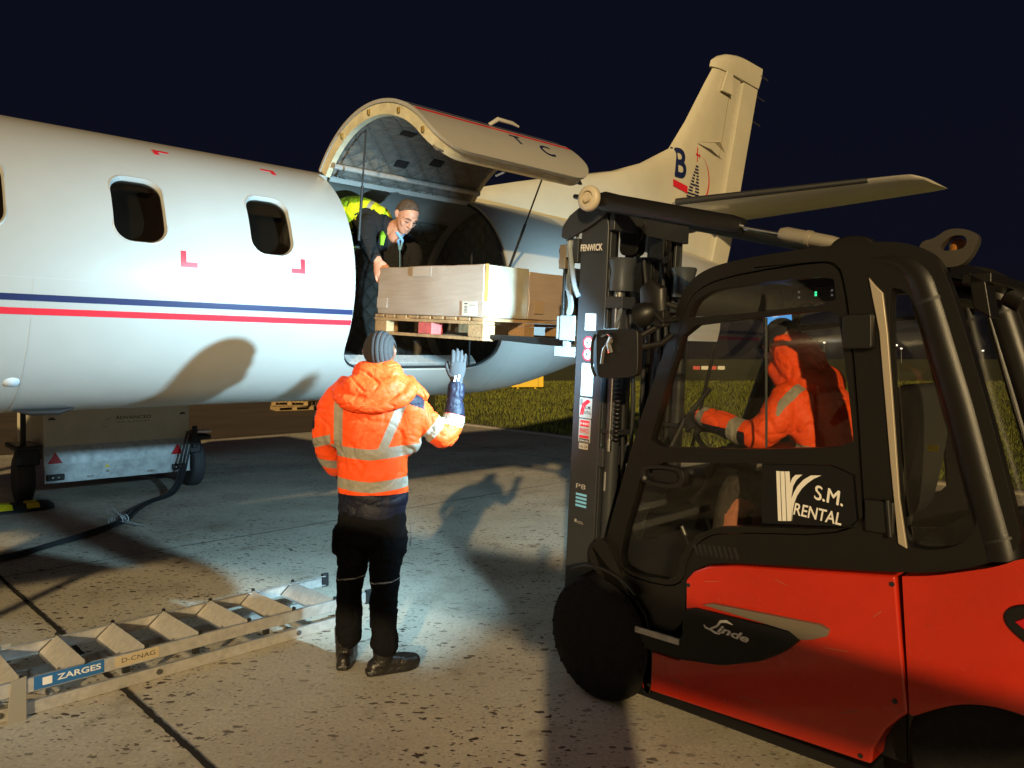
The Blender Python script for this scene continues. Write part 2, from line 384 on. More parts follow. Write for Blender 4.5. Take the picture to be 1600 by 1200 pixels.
for (a, b, w, sd) in (((-7.5, 9.5), (3.0, -1.2), .022, 1), ((-9.6, .13), (7.0, 16.5), .010, 2), ((-12, 5.6), (12.5, -18.9), .02, 3)):
    if sd == 3: continue
    V, F = joint(a, b, w, sd); jm.add(V, F)
V, F = joint(q(-12, -.05), q(7.5, -.05), .03, 4); jm.add(V, F)
V, F = joint((-3.0, 17.6), (4.4, 7.7), .012, 6); jm.add([(x, y+.0, z) for x, y, z in V], F)
o = jm.build('apron_joint', mat('joint sealant', (.010, .008, .006), .9), recalc=False, sm=False); tag(o, kind='structure')

# ------------------------------------------------------------ aircraft
AR = radians(43.0)
air = thing('cargo_aircraft', 'white cargo aircraft with blue and red stripes and its cargo door swung up', 'aircraft', (-1.44, 5.76, 0), AR)
SEC = [(-11.2, 1.78, .04), (-10.9, 1.80, .22), (-10.2, 1.86, .43), (-9.2, 1.98, .60), (-8.2, 2.10, .75), (-7.2, 2.18, .825), (-6.5, 2.18, .835), (1.35, 2.18, .835), (1.75, 2.195, .82), (2.13, 2.225, .775), (2.85, 2.31, .675), (3.6, 2.385, .56), (4.5, 2.47, .43), (5.2, 2.53, .30), (5.75, 2.58, .17), (6.0, 2.60, .06)]
_t = np.array([s[0] for s in SEC]); _z = np.array([s[1] for s in SEC]); _r = np.array([s[2] for s in SEC])
def sec(t):
    if t <= 1.35 and t >= -6.5: return 2.18, .835
    # smooth interpolation
    ks = [t-.15, t, t+.15]; return float(np.mean(np.interp(ks, _t, _z))), float(np.mean(np.interp(ks, _t, _r)))
def S(t, th, off=0.):
    z, r = sec(t); a = radians(th); return (t, -(r+off)*sin(a), z+(r+off)*cos(a))
D0, D1, TH0, TH1 = -.205, 1.17, 24., 137.
def wrap(mb, t0, t1, a0, a1, r0, r1, rc=0., corners=(1, 1, 1, 1), nt=20, na=24, fn=None, R=.835):
    """curved panel; rc corner radius (metres), corners: (t0a0, t1a0, t0a1, t1a1)"""
    fn = fn or S; arc = lambda d: radians(d)*R
    As = []
    for i in range(na+1): As.append(a0+(a1-a0)*i/na)
    if rc > 0:
        dd = math.degrees(rc/R); ex = [dd*(1-cos(radians(x))) for x in (0, 12, 25, 38, 52, 66, 78, 90)]
        As = sorted(set([round(a0+x, 4) for x in ex]+[round(a1-x, 4) for x in ex]+[round(a, 4) for a in As if a0+dd < a < a1-dd]))
    rows = []
    for a in As:
        l, r_ = t0, t1
        for (edge, ci, cj) in ((a-a0, 0, 1), (a1-a, 2, 3)):
            d = arc(edge)
            if rc > 0 and d < rc:
                x = rc-sqrt(max(rc*rc-(rc-d)**2, 0))
                if corners[ci]: l = t0+x
                if corners[cj]: r_ = t1-x
        rows.append([(l+(r_-l)*j/nt, a) for j in range(nt+1)])
    n = nt+1; m = len(rows); V = []; F = []
    for rr in (r0, r1):
        for row in rows: V += [fn(t, a, rr) for t, a in row]
    o = n*m
    for i in range(m-1):
        for j in range(nt):
            a = i*n+j; F += [(a, a+1, a+n+1, a+n), (o+a, o+a+n, o+a+n+1, o+a+1)]
    for j in range(nt): F += [(j, o+j, o+j+1, j+1), ((m-1)*n+j, (m-1)*n+j+1, o+(m-1)*n+j+1, o+(m-1)*n+j)]
    for i in range(m-1): F += [(i*n, (i+1)*n, o+(i+1)*n, o+i*n), (i*n+nt, o+i*n+nt, o+(i+1)*n+nt, (i+1)*n+nt)]
    mb.add(V, F); return mb
# skin with the door opening left out
fus = MB(); WALL = -.035
ts1 = list(np.linspace(-11.2, -7, 22))+list(np.linspace(-6.8, -2.6, 18))+list(np.linspace(-2.5, D0, 47))
ts3 = list(np.linspace(D1, 6.0, 60))
NA = 144
def shellpart(ts, alow, ahigh, n):
    V = []; F = []; m = len(ts); w = n+1
    for rr in (0, WALL):
        for t in ts:
            lo = alow(t) if callable(alow) else alow
            for k in range(w): V.append(S(t, lo+(ahigh-lo)*k/n, rr if sec(t)[1] > .1 else rr*.2))
    o = m*w
    for i in range(m-1):
        for k in range(n):
            a = i*w+k; F += [(a, a+w, a+w+1, a+1), (o+a, o+a+1, o+a+w+1, o+a+w)]
    fus.add(V, F); return V, F, m, w, o
shellpart(ts1, 0, 360, NA)
RC = .22; rdeg = math.degrees(RC/.835)
def lowth(t):
    d = min(t-D0, D1-t)
    return TH1-(math.degrees((RC-sqrt(max(RC*RC-(RC-d)**2, 0)))/.835) if d < RC else 0)
ts2 = sorted(set([D0+RC*(1-cos(radians(x))) for x in range(0, 91, 10)]+[D1-RC*(1-cos(radians(x))) for x in range(0, 91, 10)]+list(np.linspace(D0+RC, D1-RC, 12))))
shellpart(ts2, lowth, 360+TH0, 110)
shellpart(ts3, 0, 360, NA)
# reveal faces round the opening
def ribbon(path):
    V = [S(t, a, 0) for t, a in path]+[S(t, a, WALL) for t, a in path]; n = len(path)
    fus.add(V, [(i, i+1, n+i+1, n+i) for i in range(n-1)])
ribbon([(t, lowth(t)) for t in ts2]); ribbon([(D0, a) for a in np.linspace(TH0, TH1-rdeg, 40)]); ribbon([(D1, a) for a in np.linspace(TH0, TH1-rdeg, 40)]); ribbon([(t, TH0) for t in ts2])
me = bpy.data.meshes.new('fuselage'); me.from_pydata(fus.v, [], fus.f)
bm = bmesh.new(); bm.from_mesh(me); bmesh.ops.remove_doubles(bm, verts=bm.verts, dist=.0006); bmesh.ops.recalc_face_normals(bm, faces=bm.faces); bm.to_mesh(me); bm.free()
fo = bpy.data.objects.new('fuselage', me); COL.objects.link(fo)
# window openings cut through the skin
WINS = [(-5.295+.75*i, ) for i in range(7)]
cut = MB()
WT = [-1.517+.75*k for k in (-3, -2, -1, 0, 1)]
for c in WT: wrap(cut, c-.135, c+.135, 56., 83.2, -.12, .06, rc=.095, nt=6, na=12)
cm = bpy.data.meshes.new('c'); cm.from_pydata(cut.v, [], cut.f)
bm = bmesh.new(); bm.from_mesh(cm); bmesh.ops.recalc_face_normals(bm, faces=bm.faces); bm.to_mesh(cm); bm.free()
co_ = bpy.data.objects.new('c', cm); COL.objects.link(co_)
bo = fo.modifiers.new('b', 'BOOLEAN'); bo.operation = 'DIFFERENCE'; bo.object = co_; bo.solver = 'EXACT'
me2 = evalmesh(fo); bpy.data.objects.remove(fo); bpy.data.objects.remove(co_)
me2.name = 'fuselage'; me2.materials.clear(); me2.materials.append(M_white); smooth_edges(me2, 32)
fo = bpy.data.objects.new('fuselage', me2); COL.objects.link(fo); fo.parent = air
def decal(name, m, t0, t1, a0, a1, off=.0012, rc=0, nt=None, na=2, parent=None, th=.0015):
    w = MB(); wrap(w, t0, t1, a0, a1, off, off+th, rc=rc, nt=nt or max(2, int((t1-t0)/.25)), na=na); return w.build(name, m, parent or air)
for i, c in enumerate(WT):
    fr = MB(); r1 = MB()
    # frame ring: outer rounded rectangle minus inner, lofted
    def loop(hw, a0, a1, rc, off, n=8):
        hh = radians(a1-a0)/2*.835; ac = (a0+a1)/2; pts = rrect(-hw, hw, -hh, hh, rc, n); return [Vector(S(c+x, ac+math.degrees(y/.835), off)) for x, y in pts]
    fr.rings([loop(.142, 55.3, 83.9, .100, .0005), loop(.140, 55.5, 83.7, .099, .003), loop(.136, 55.9, 83.3, .096, .003), loop(.129, 56.6, 82.6, .09, -.02), loop(.131, 56.4, 82.8, .09, -.05)], close=False)
    w = fr.build('window', M_white, air, ang=50)
    g = MB(); wrap(g, c-.134, c+.134, 56.2, 83.0, -.030, -.024, rc=.09, nt=5, na=10); g.build('pane', M_glasswin, w)
    s_ = MB(); wrap(s_, c-.145, c+.145, 54, 62.5 if i == 4 else (58.5 if i == 3 else 57), -.070, -.062, nt=4, na=5); s_.build('shade', mat('window shade', (.55, .45, .33), .7), w)
# stripes
for nm, m_, a0, a1 in (('blue_stripe', M_navy, 104.4, 106.7), ('red_stripe', M_redp, 109.2, 111.6)):
    decal(nm, m_, -6.4, D0-.004, a0, a1, nt=24); 
    decal(nm, m_, D1+.03, 1.36, a0, a1, nt=3)
# red corner marks of the emergency exit
for t0, a0, fx, fy in ((-1.315, 91.2, 1, -1), (-.565, 90.1, -1, -1), (-1.35, 33.4, 1, 1), (-.595, 33.4, -1, 1)):
    h = .09; w = .028; w2 = w/.835*57.3; h2 = h/.835*57.3
    mk = MB()
    if fy < 0:
        wrap(mk, min(t0, t0+fx*h), max(t0, t0+fx*h), a0-w2, a0, .0012, .0027, nt=3, na=2); wrap(mk, min(t0, t0+fx*w), max(t0, t0+fx*w), a0-h2, a0-w2, .0012, .0027, nt=2, na=3)
    else:
        wrap(mk, min(t0, t0+fx*h), max(t0, t0+fx*h), a0, a0+w2*.8, .0012, .0027, nt=3, na=2); wrap(mk, min(t0, t0+fx*w), max(t0, t0+fx*w), a0+w2*.8, a0+h2*.7, .0012, .0027, nt=2, na=3)
    mk.build('exit_mark', M_redp, air)
# seams and rivets
sm_ = MB(); wrap(sm_, -6.4, D0, 98.6, 98.78, .0006, .0014, nt=24, na=1)
for t in (-2.02, -3.4): wrap(sm_, t, t+.004, 98.8, 250, .0006, .0014, nt=1, na=60)
for t in (1.3, 1.9, 2.6): wrap(sm_, t, t+.004, 5, 170, .0006, .0014, nt=1, na=60)
for i, (a_, b_) in enumerate(((-1.72, -1.32), )): pass
wrap(sm_, 1.18, 2.6, 98.6, 98.78, .0006, .0014, nt=12, na=1)
sm_.build('panel_seam', M_seam, air)
rv = MB()
for t in (-.60, -.57, -.54, -.45, -.42, -.38, -.35, -.30): rv = MB(); rv.lathe([(.004, 0), (.003, .002), (.0001, .0025)], S(t, 97.6, 0), Vector((0, -1, -.13)), n=8); rv.build('rivet', M_white, air)
# sill and rubber seal round the door opening
sl = MB(); path = [(t, lowth(t)) for t in ts2]; path = [(D0, a) for a in np.linspace(TH0, TH1-rdeg, 30)][:-1]+path+[(D1, a) for a in np.linspace(TH1-rdeg, TH0, 30)][1:]
sl.tube([S(t, a, -.028) for t, a in path], .012, 8); sl.build('door_seal', M_dark, air)
sp = MB()
wrap(sp, D0+.10, D1-.12, 134.2, 136.6, -.12, -.036, nt=12, na=2); sp.build('door_sill', M_alu, air, bevel=.004)
ip = MB(); ip.lathe([(.05, 0), (.048, .012), (.03, .02), (.0005, .022)], S(-.07, 131.5, -.01), Vector((0, -.72, -.68)), n=20); 
# cabin floor, liner and bulkheads
M_quilt = None
def quilt_mat():
    m = bpy.data.materials.new('quilted grey insulation'); m.use_nodes = True; N = m.node_tree.nodes; Lk = m.node_tree.links; p = N['Principled BSDF']
    tc = N.new('ShaderNodeUVMap'); mp = N.new('ShaderNodeMapping'); mp.inputs['Rotation'].default_value = (0, 0, radians(45)); mp.inputs['Scale'].default_value = (9, 9, 9); Lk.new(tc.outputs[0], mp.inputs[0])
    s = N.new('ShaderNodeSeparateXYZ'); Lk.new(mp.outputs[0], s.inputs[0]); outs = []
    for k in ('X', 'Y'):
        f = N.new('ShaderNodeMath'); f.operation = 'PINGPONG'; f.inputs[1].default_value = .5; Lk.new(s.outputs[k], f.inputs[0]); outs.append(f)
    mn = N.new('ShaderNodeMath'); mn.operation = 'MINIMUM'; Lk.new(outs[0].outputs[0], mn.inputs[0]); Lk.new(outs[1].outputs[0], mn.inputs[1])
    pw = N.new('ShaderNodeMath'); pw.operation = 'POWER'; pw.inputs[1].default_value = .45; Lk.new(mn.outputs[0], pw.inputs[0])
    n = N.new('ShaderNodeTexNoise'); n.inputs['Scale'].default_value = 14; Lk.new(tc.outputs[0], n.inputs['Vector'])
    ad = N.new('ShaderNodeMath'); ad.operation = 'ADD'; Lk.new(pw.outputs[0], ad.inputs[0]); Lk.new(n.outputs['Fac'], ad.inputs[1])
    b = N.new('ShaderNodeBump'); b.inputs['Strength'].default_value = .8; b.inputs['Distance'].default_value = .022; Lk.new(ad.outputs[0], b.inputs['Height']); Lk.new(b.outputs[0], p.inputs['Normal'])
    r = N.new('ShaderNodeValToRGB'); r.color_ramp.elements[0].color = (.10, .092, .078, 1); r.color_ramp.elements[1].color = (.19, .175, .155, 1); r.color_ramp.elements[0].position = .2; Lk.new(pw.outputs[0], r.inputs[0]); Lk.new(r.outputs[0], p.inputs['Base Color'])
    p.inputs['Roughness'].default_value = .55; p.inputs['Sheen Weight'].default_value = .2; return m
M_quilt = quilt_mat()
def uvgrid(name, rows, m, parent, uvs):
    h = len(rows); w = len(rows[0]); me = bpy.data.meshes.new(name); V = [p for r in rows for p in r]; F = [(i*w+j, i*w+j+1, (i+1)*w+j+1, (i+1)*w+j) for i in range(h-1) for j in range(w-1)]
    me.from_pydata(V, [], F); uv = me.uv_layers.new(name='UVMap'); U = [q for r in uvs for q in r]
    for lp in me.loops: uv.data[lp.index].uv = U[lp.vertex_index]
    me.materials.append(m)
    for p in me.polygons: p.use_smooth = True
    o = bpy.data.objects.new(name, me); COL.objects.link(o); o.parent = parent; s = o.modifiers.new('s', 'SOLIDIFY'); s.thickness = .012; return o
ar = np.linspace(-28, -222, 50); tr_ = np.linspace(-2.6, 1.5, 24)   # liner over the far side and roof
uvgrid('cabin_liner', [[S(t, a, -.055) for t in tr_] for a in ar], M_quilt, air, [[(t, radians(a)*.8) for t in tr_] for a in ar])
zz = np.linspace(1.45, 2.97, 18); yy = np.linspace(-.8, .8, 24)
def bulk(t, name, R=.79):
    rows = []; uvs = []
    for i in range(13):
        rr = R*i/12; rows.append([(t, -rr*sin(radians(a)), 2.18+rr*cos(radians(a))) for a in range(0, 361, 9)]); uvs.append([(-rr*sin(radians(a)), rr*cos(radians(a))) for a in range(0, 361, 9)])
    return uvgrid(name, rows, M_quilt, air, uvs)
bulk(1.62, 'aft_bulkhead'); 
fl = MB(); fl.bb(-6, 1.6, -.53, .53, 1.57, 1.60); fl.build('cabin_floor', mat('cabin floor', (.05, .048, .045), .6, var=.3), air)
# forward cabin divider so the front windows look into a dark cabin
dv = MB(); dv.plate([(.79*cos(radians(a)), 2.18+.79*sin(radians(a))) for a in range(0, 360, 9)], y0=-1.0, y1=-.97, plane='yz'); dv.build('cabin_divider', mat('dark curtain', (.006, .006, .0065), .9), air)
ne = MB()
for (y, z0, z1, th) in ((-.60, 1.60, 2.55, 0), ): ne.tube([(.95, y, z0), (1.0, y+.02, z1)], .009, 8)
ne.build('cargo_net_strap', M_dark, air)

# cargo door, swung up on its top hinge
HY_, HZ_ = -.835*sin(radians(TH0)), 2.18+.835*cos(radians(TH0))
CY, CZ = -1.003, 2.445
ROT = TH0+52.5     # the arc turns upward by this angle
def SD(t, a, off=0.):
    b = radians(a-ROT); return (t, CY-(.842+off)*sin(b), CZ+(.842+off)*cos(b))
door = MB(); wrap(door, D0+.003, D1-.005, TH0+1, TH1-.5, -.022, 0., rc=RC, corners=(0, 0, 1, 1), nt=22, na=50, fn=SD)
dob = door.build('cargo_door', M_white, air, ang=50)
# thick cream edge frame
ed = MB()
pa = [(D0+.012, a) for a in np.linspace(TH0+1.5, TH1-rdeg, 40)]; 
cr_ = [(D0+.012+x, TH1-1.2-math.degrees((RC-sqrt(max(RC*RC-(RC-x)**2, 0)))/.842)) for x in [RC*(1-cos(radians(k))) for k in range(5, 91, 8)]]
mid = [(t, TH1-1.2) for t in np.linspace(D0+RC+.03, D1-RC-.03, 12)]
cr2 = [(D1-.014-x, TH1-1.2-math.degrees((RC-sqrt(max(RC*RC-(RC-x)**2, 0)))/.842)) for x in [RC*(1-cos(radians(k))) for k in range(85, 4, -8)]]
pb = [(D1-.014, a) for a in np.linspace(TH1-rdeg, TH0+1.5, 40)]
path = pa+cr_+mid+cr2+pb
rs = []
for i, (t, a) in enumerate(path):
    p0 = path[max(i-1, 0)]; p1 = path[min(i+1, len(path)-1)]; dt = p1[0]-p0[0]; da = radians(p1[1]-p0[1])*.842; ln = sqrt(dt*dt+da*da)+1e-9; nt_, na_ = da/ln, -dt/ln  # inward normal
    f = lambda w, off: Vector(SD(t+nt_*w, a+math.degrees(na_*w/.842), off))
    rs.append([f(.0, -.023), f(.0, -.095), f(.035, -.10), f(.04, -.085), f(.03, -.023)])
ed.rings(rs); ed.build('door_frame', M_cream, dob, ang=40)
ta = np.linspace(D0+.05, D1-.06, 30); aa = np.linspace(TH0+2, TH1-4, 46)
uvgrid('door_lining', [[SD(t, a, -.085-.012*abs(sin(a*.5+t*4))) for t in ta] for a in aa], M_quilt, dob, [[(t, radians(a)*.8) for t in ta] for a in aa])
for t, a in ((.12, 66), (.02, 92), (.55, 46), (.10, 120), (.9, 70), (.28, 40)):
    h = MB(); wrap(h, t, t+.10, a, a+5, -.104, -.09, nt=3, na=3, fn=SD); h.build('door_latch_pocket', M_dark, dob)
for a in (50, 75, 100, 122):
    h = MB(); h.box(SD(D0+.004, a, -.06), (.012, .022, .035)); h.build('door_latch', mat('brass latch', (.35, .25, .08), .5, .6), dob, bevel=.003)
for t0, t1, a0, a1 in ((D0+.02, D1-.02, 109.2, 111.4),):
    w = MB(); wrap(w, t0, t1, a0, a1, .0012, .0027, nt=18, na=2, fn=SD); w.build('red_stripe', M_redp, dob)
w = MB(); wrap(w, D0+.02, D1-.02, 104.4, 106.5, .0012, .0027, nt=18, na=2, fn=SD); w.build('blue_stripe', M_navy, dob)
lt = MB()
lt.add(*[x for x in (lambda vf: ([SD(.74+u, 125-v*68, .003) for u, v in vf[0]], vf[1]))(text_geo('C', .17, .003))])
lt.add([SD(.52+u, 121-v*68, .003) for u, v in text_geo('T', .15, .003)[0]], text_geo('T', .15, .003)[1])
lt.build('registration_letters', M_navy, dob, recalc=False)
hd = MB(); hd.tube([SD(.50, 101, .0), SD(.55, 102, .05), SD(.68, 102, .05), SD(.73, 103, .04)], [.012, .016, .014, .008], 8, flat=.6); hd.build('door_handle', M_paper, dob)
lk = MB(); lk.tube([SD(.40, 134, -.12), SD(.40, 131, -.19)], .008, 8); lk.build('door_lamp', M_lens, dob)
hg = MB()
for t in np.linspace(-.1, 1.05, 8): hg.cyl((t-.05, HY_-.012, HZ_+.006), (t+.05, HY_-.012, HZ_+.006), .012, n=10)
hg.build('door_hinge', M_alu, air)
for nm, t in (('door_strut', D0+.09), ('door_strut', D1-.03)):
    s_ = MB(); a = Vector(SD(t, 100, -.10)); a = Vector(SD(t, 62 if t < 0 else 100, -.10)); b = Vector(S(t, 70 if t < 0 else 88, -.06)); s_.tube([a, a.lerp(b, .5)], .006, 8); s_.tube([a.lerp(b, .5), b], .010, 8); s_.build(nm, M_dark, air)
bar = MB(); bar.tube([SD(D0+.02, TH0+10, -.13), SD(D1-.05, TH0+10, -.13)], .02, 10); bar.build('door_torsion_bar', M_alu, dob)

# tail
def foil(mb, stations, axis='z'):
    """stations: (span, le, te, thickness) -> airfoil loft; axis z = vertical fin, y = horizontal surface"""
    rs = []
    prof = [(1, 0), (.85, .22), (.6, .62), (.35, .95), (.15, .85), (.04, .5), (0, 0), (.04, -.5), (.15, -.85), (.35, -.95), (.6, -.62), (.85, -.22)]
    for s, le, te, th, *zz in stations:
        z0 = zz[0] if zz else 0
        if axis == 'z': rs.append([Vector((le+(te-le)*c, th/2*h, s)) for c, h in prof])
        else: rs.append([Vector((le+(te-le)*c, s, z0+th/2*h)) for c, h in prof])
    mb.rings(rs); return mb
LEz = [(2.75, 1.9), (2.99, 1.75), (3.05, 1.25), (3.18, 1.58), (3.35, 2.22), (3.51, 2.9), (3.627, 3.4), (3.79, 3.88), (4.05, 4.41), (4.43, 4.734), (4.97, 5.135), (5.22, 5.33)]
TEz = [(2.75, 5.60), (3.05, 5.74), (3.87, 5.983), (4.746, 6.252), (5.22, 6.40)]
def itp(tb, z): return float(np.interp(z, [a for a, b in tb], [b for a, b in tb]))
FY = -.0
def fy(x, z, o=0.):
    le, te = itp(LEz, z), itp(TEz, z)-.42; c = min(1, max(0, (x-le)/(te-le))); h = float(np.interp(c, [0, .04, .15, .35, .6, .85, 1], [0, .5, .85, .95, .62, .22, 0])); return -(.19-.04*(z-2.75))/2*h-.010-o
def onfin(o):
    for v in o.data.vertices: v.co.y = fy(v.co.x, v.co.z, -v.co.y*.3)
    return o
fin = MB(); zs = [2.75, 2.985, 3.05, 3.18, 3.3, 3.42, 3.51, 3.627, 3.7, 3.79, 3.9, 4.05, 4.2, 4.43, 4.7, 4.97, 5.2]
foil(fin, [(z, itp(LEz, z), itp(TEz, z)-(.42 if z > 3.0 else .42), .19-.04*(z-2.75)) for z in zs]); fo_ = fin.build('tail_fin', M_tail, air, ang=60)
cap = MB(); foil(cap, [(5.21, 5.25, 6.42, .12), (5.29, 5.28, 6.46, .135), (5.38, 5.42, 6.50, .12), (5.45, 5.60, 6.52, .09), (5.50, 5.85, 6.53, .04)]); cap.build('fin_tip', M_tail, fo_, ang=60)
rud = MB()
rs = []
for z in (2.35, 2.8, 3.3, 3.9, 4.4, 4.9, 5.19):
    te = itp(TEz, z) if z > 2.7 else 5.6-(2.75-z)*.35; h = te-.40; th = .085-.012*(z-2.75)
    rs.append([Vector((h+.02, th*.45, z)), Vector((h+.2, th*.32, z)), Vector((te, .004, z)), Vector((te, -.004, z)), Vector((h+.2, -th*.32, z)), Vector((h+.02, -th*.45, z))])
rud.rings(rs); ro = rud.build('rudder', M_tail, air, ang=20)
tb = MB(); tb.plate([(6.28, 4.9), (6.36, 4.9), (6.06, 3.95), (5.99, 3.98)], y0=-.05, y1=-.044); 
hz = MB(); hz.plate([(5.53, 5.20), (5.66, 5.20), (5.64, 4.93), (5.40, 4.93)], y0=-.085, y1=-.06); hz.build('rudder_horn_fairing', M_tail, fo_, bevel=.004)
wd = MB(); wd.tube([(4.88, -.09, 4.20), (5.10, -.20, 4.22), (5.40, -.12, 4.16)], [.008, .045, .004], 10, flat=.28, side=(0, 1, .1)); wd.build('trim_fairing', M_tail, fo_)
# seams and stains of the fin
sf = MB()
for a, b in (((5.64, 4.93), (5.42, 4.1)), ((5.64, 4.93), (5.40, 4.93))):
    a, b = Vector((a[0], 0, a[1])), Vector((b[0], 0, b[1])); d = (b-a).normalized(); n = Vector((-d.z, 0, d.x))*.006; y = 0
    sf.add([(a-n)+Vector((0, y, 0)), (a+n)+Vector((0, y, 0)), (b+n)+Vector((0, y, 0)), (b-n)+Vector((0, y, 0))], [(0, 1, 2, 3)])
onfin(sf.build('fin_seam', mat('fin seam', (.40, .33, .18), .7), fo_, recalc=False))
for x, z in ((6.46, 5.40), (6.37, 5.1), (6.25, 4.75)):
    w = MB(); w.tube([(x, 0, z), (x+.20, 0, z-.02)], .006, 6); w.build('static_wick', M_steel, air)
# emblem: letter B, bar, striped tower, arc and small aeroplane
em = MB(); vs, fs = text_geo('B', .50, .010); em.add([(4.405+u*.92+.0, FY, 3.735+v*.96) for u, v in vs], fs); onfin(em.build('letter_b', M_navy, fo_, recalc=False))
em = MB(); em.plate([(4.40, 3.69), (4.71, 3.655), (4.715, 3.575), (4.41, 3.615)], y0=FY, y1=FY+.004); onfin(em.build('red_bar', M_redp, fo_, recalc=False))
em = MB()
for i in range(11):
    z = 3.93-i*.037; hw = .03+.011*i; g = .012 if i < 3 else .022+.004*i
    cx = 4.90-.006*i
    for sg in (-1, 1):
        a, b = cx+sg*g*.5*(1 if i > 2 else .2), cx+sg*hw
        if i in (6, 9, 10): a = cx
        em.plate([(min(a, b), z), (max(a, b), z-.004), (max(a, b), z-.02), (min(a, b), z-.016)], y0=FY, y1=FY+.004)
onfin(em.build('tower_emblem', M_navy, fo_, recalc=False))
em = MB(); arc = [(4.965+.235*sin(radians(a)), 3.81-.0+.27*cos(radians(a)), .002+.026*max(0, (a-10)/170)**1.5) for a in range(5, 172, 8)]
arc = [(x, z-.03, w) for x, z, w in arc]
em.plate([(x+w*.5, z) for x, z, w in arc]+[(x-w*1.3, z) for x, z, w in arc[::-1]], y0=FY, y1=FY+.004); onfin(em.build('red_arc', M_redp, fo_, recalc=False))
em = MB(); em.plate([(4.86, 4.07), (4.96, 4.055), (4.96, 4.045), (4.86, 4.05)], y0=FY, y1=FY+.004); em.plate([(4.885, 4.14), (4.9, 4.14), (4.905, 3.98), (4.89, 3.98)], y0=FY+.001, y1=FY+.005); em.plate([(4.94, 4.075), (4.95, 4.075), (4.95, 4.025), (4.94, 4.025)], y0=FY+.0012, y1=FY+.006); onfin(em.build('aeroplane_emblem', M_redp, fo_, recalc=False))
for sg in (-1, 1):
    st = MB(); foil(st, [(sg*s, le, te, th, z) for s, le, te, th, z in ((.05, 4.40, 6.05, .17, 3.43), (1.2, 4.80, 6.12, .12, 3.45), (2.2, 5.16, 6.18, .085, 3.47), (2.30, 5.22, 6.18, .07, 3.475), (2.36, 5.4, 6.16, .03, 3.475))], 'y')
    s_ = st.build('stabiliser', mat('stabiliser grey paint', (.48, .45, .38), .22, var=.1, vscale=2, coat=.4), air, ang=60)
    bt = MB(); foil(bt, [(sg*s, le-.015, le+.09, th, z) for s, le, th, z in ((.1, 4.41, .085, 3.43), (1.2, 4.80, .07, 3.45), (1.95, 5.07, .06, 3.465))], 'y'); bt.build('deicing_boot', M_dark, s_, ang=60)
vf = MB(); foil(vf, [(1.86, 4.75, 5.42, .03), (2.0, 4.55, 5.48, .04), (2.2, 4.25, 5.52, .05), (2.5, 4.0, 5.52, .06)]); vf.build('ventral_fin', M_white, air, ang=60)
# wing, nacelle and propeller (they reach past the left edge and throw the band of shade over the apron)
for sg in (-1, 1):
    wg = MB(); foil(wg, [(sg*s, le, te, th, z) for s, le, te, th, z in ((.3, -5.3, -3.2, .30, 1.45), (2.3, -5.25, -3.35, .27, 1.61), (5.5, -5.05, -3.65, .2, 1.87), (8.55, -4.85, -3.85, .13, 1.93), (8.7, -4.7, -3.95, .06, 1.94))], 'y'); w = wg.build('wing', M_white, air, ang=60)
    nc = MB(); nc.lathe([(.05, 0), (.22, .05), (.33, .3), (.38, 1.2), (.36, 2.4), (.22, 3.4), (.05, 3.9)], (-6.6, sg*2.3, 1.75), (1, 0, 0), n=28); n_ = nc.build('engine_nacelle', M_white, air, ang=50)
    pr = MB(); pr.lathe([(.01, -.25), (.1, -.12), (.15, 0), (.14, .05)], (-6.6, sg*2.3, 1.75), (1, 0, 0), n=20)
    for k in range(4):
        a = radians(45+90*k); d = Vector((0, cos(a), sin(a))); o_ = Vector((-6.6, sg*2.3, 1.75)); pr.tube([o_+d*.1, o_+d*.5, o_+d*1.1, o_+d*1.3], [.05, .09, .08, .03], 8, flat=.2, side=(0.3, -sin(a), cos(a)))
    pr.build('propeller', M_dark, air, ang=50)
    lg = MB(); lg.tube([(-5.1, sg*2.3, 1.45), (-5.0, sg*2.3, .3)], .05, 10)
    l_ = lg.build('main_gear_leg', M_steel, air); 
    for d in (-.16, .16):
        wh = MB(); wh.lathe([(.1, -.07), (.2, -.075), (.26, -.05), (.275, 0), (.26, .05), (.2, .075), (.1, .07)], (-5.0, sg*2.3+d, .275), (0, 1, 0), n=28); wh.build('tyre', M_rubber, l_)
ng = MB(); ng.tube([(-9.6, 0, 1.5), (-9.7, 0, .25)], .04, 10); n_ = ng.build('nose_gear_leg', M_steel, air)
wh = MB(); wh.lathe([(.08, -.06), (.2, -.06), (.24, 0), (.2, .06), (.08, .06)], (-9.7, 0, .24), (0, 1, 0), n=24); wh.build('tyre', M_rubber, n_)
# belly fittings seen at lower left
bf = MB(); bf.lathe([(.001, 0), (.04, .01), (.055, .03), (.06, .06)], S(-2.02, 160, -.02), Vector(S(0, 160, 1))-Vector(S(0, 160, 0)), n=18)
bf = MB(); P = Vector(S(-2.06, 141, -.02)); dn = (Vector(S(-2.06, 141, 1))-Vector(S(-2.06, 141, 0))).normalized(); bf.lathe([(.05, 0), (.045, .015), (.03, .025), (.001, .03)], P, dn, n=22); bf.build('belly_light', M_lens, air)
bf = MB(); bf.tube([(-2.0, -.22, 1.368), (-1.92, -.22, 1.352), (-1.78, -.22, 1.35), (-1.70, -.22, 1.368)], [.008, .035, .038, .008], 14, flat=.5, side=(0, 1, 0)); bf.build('exhaust_duct', M_dark, air)
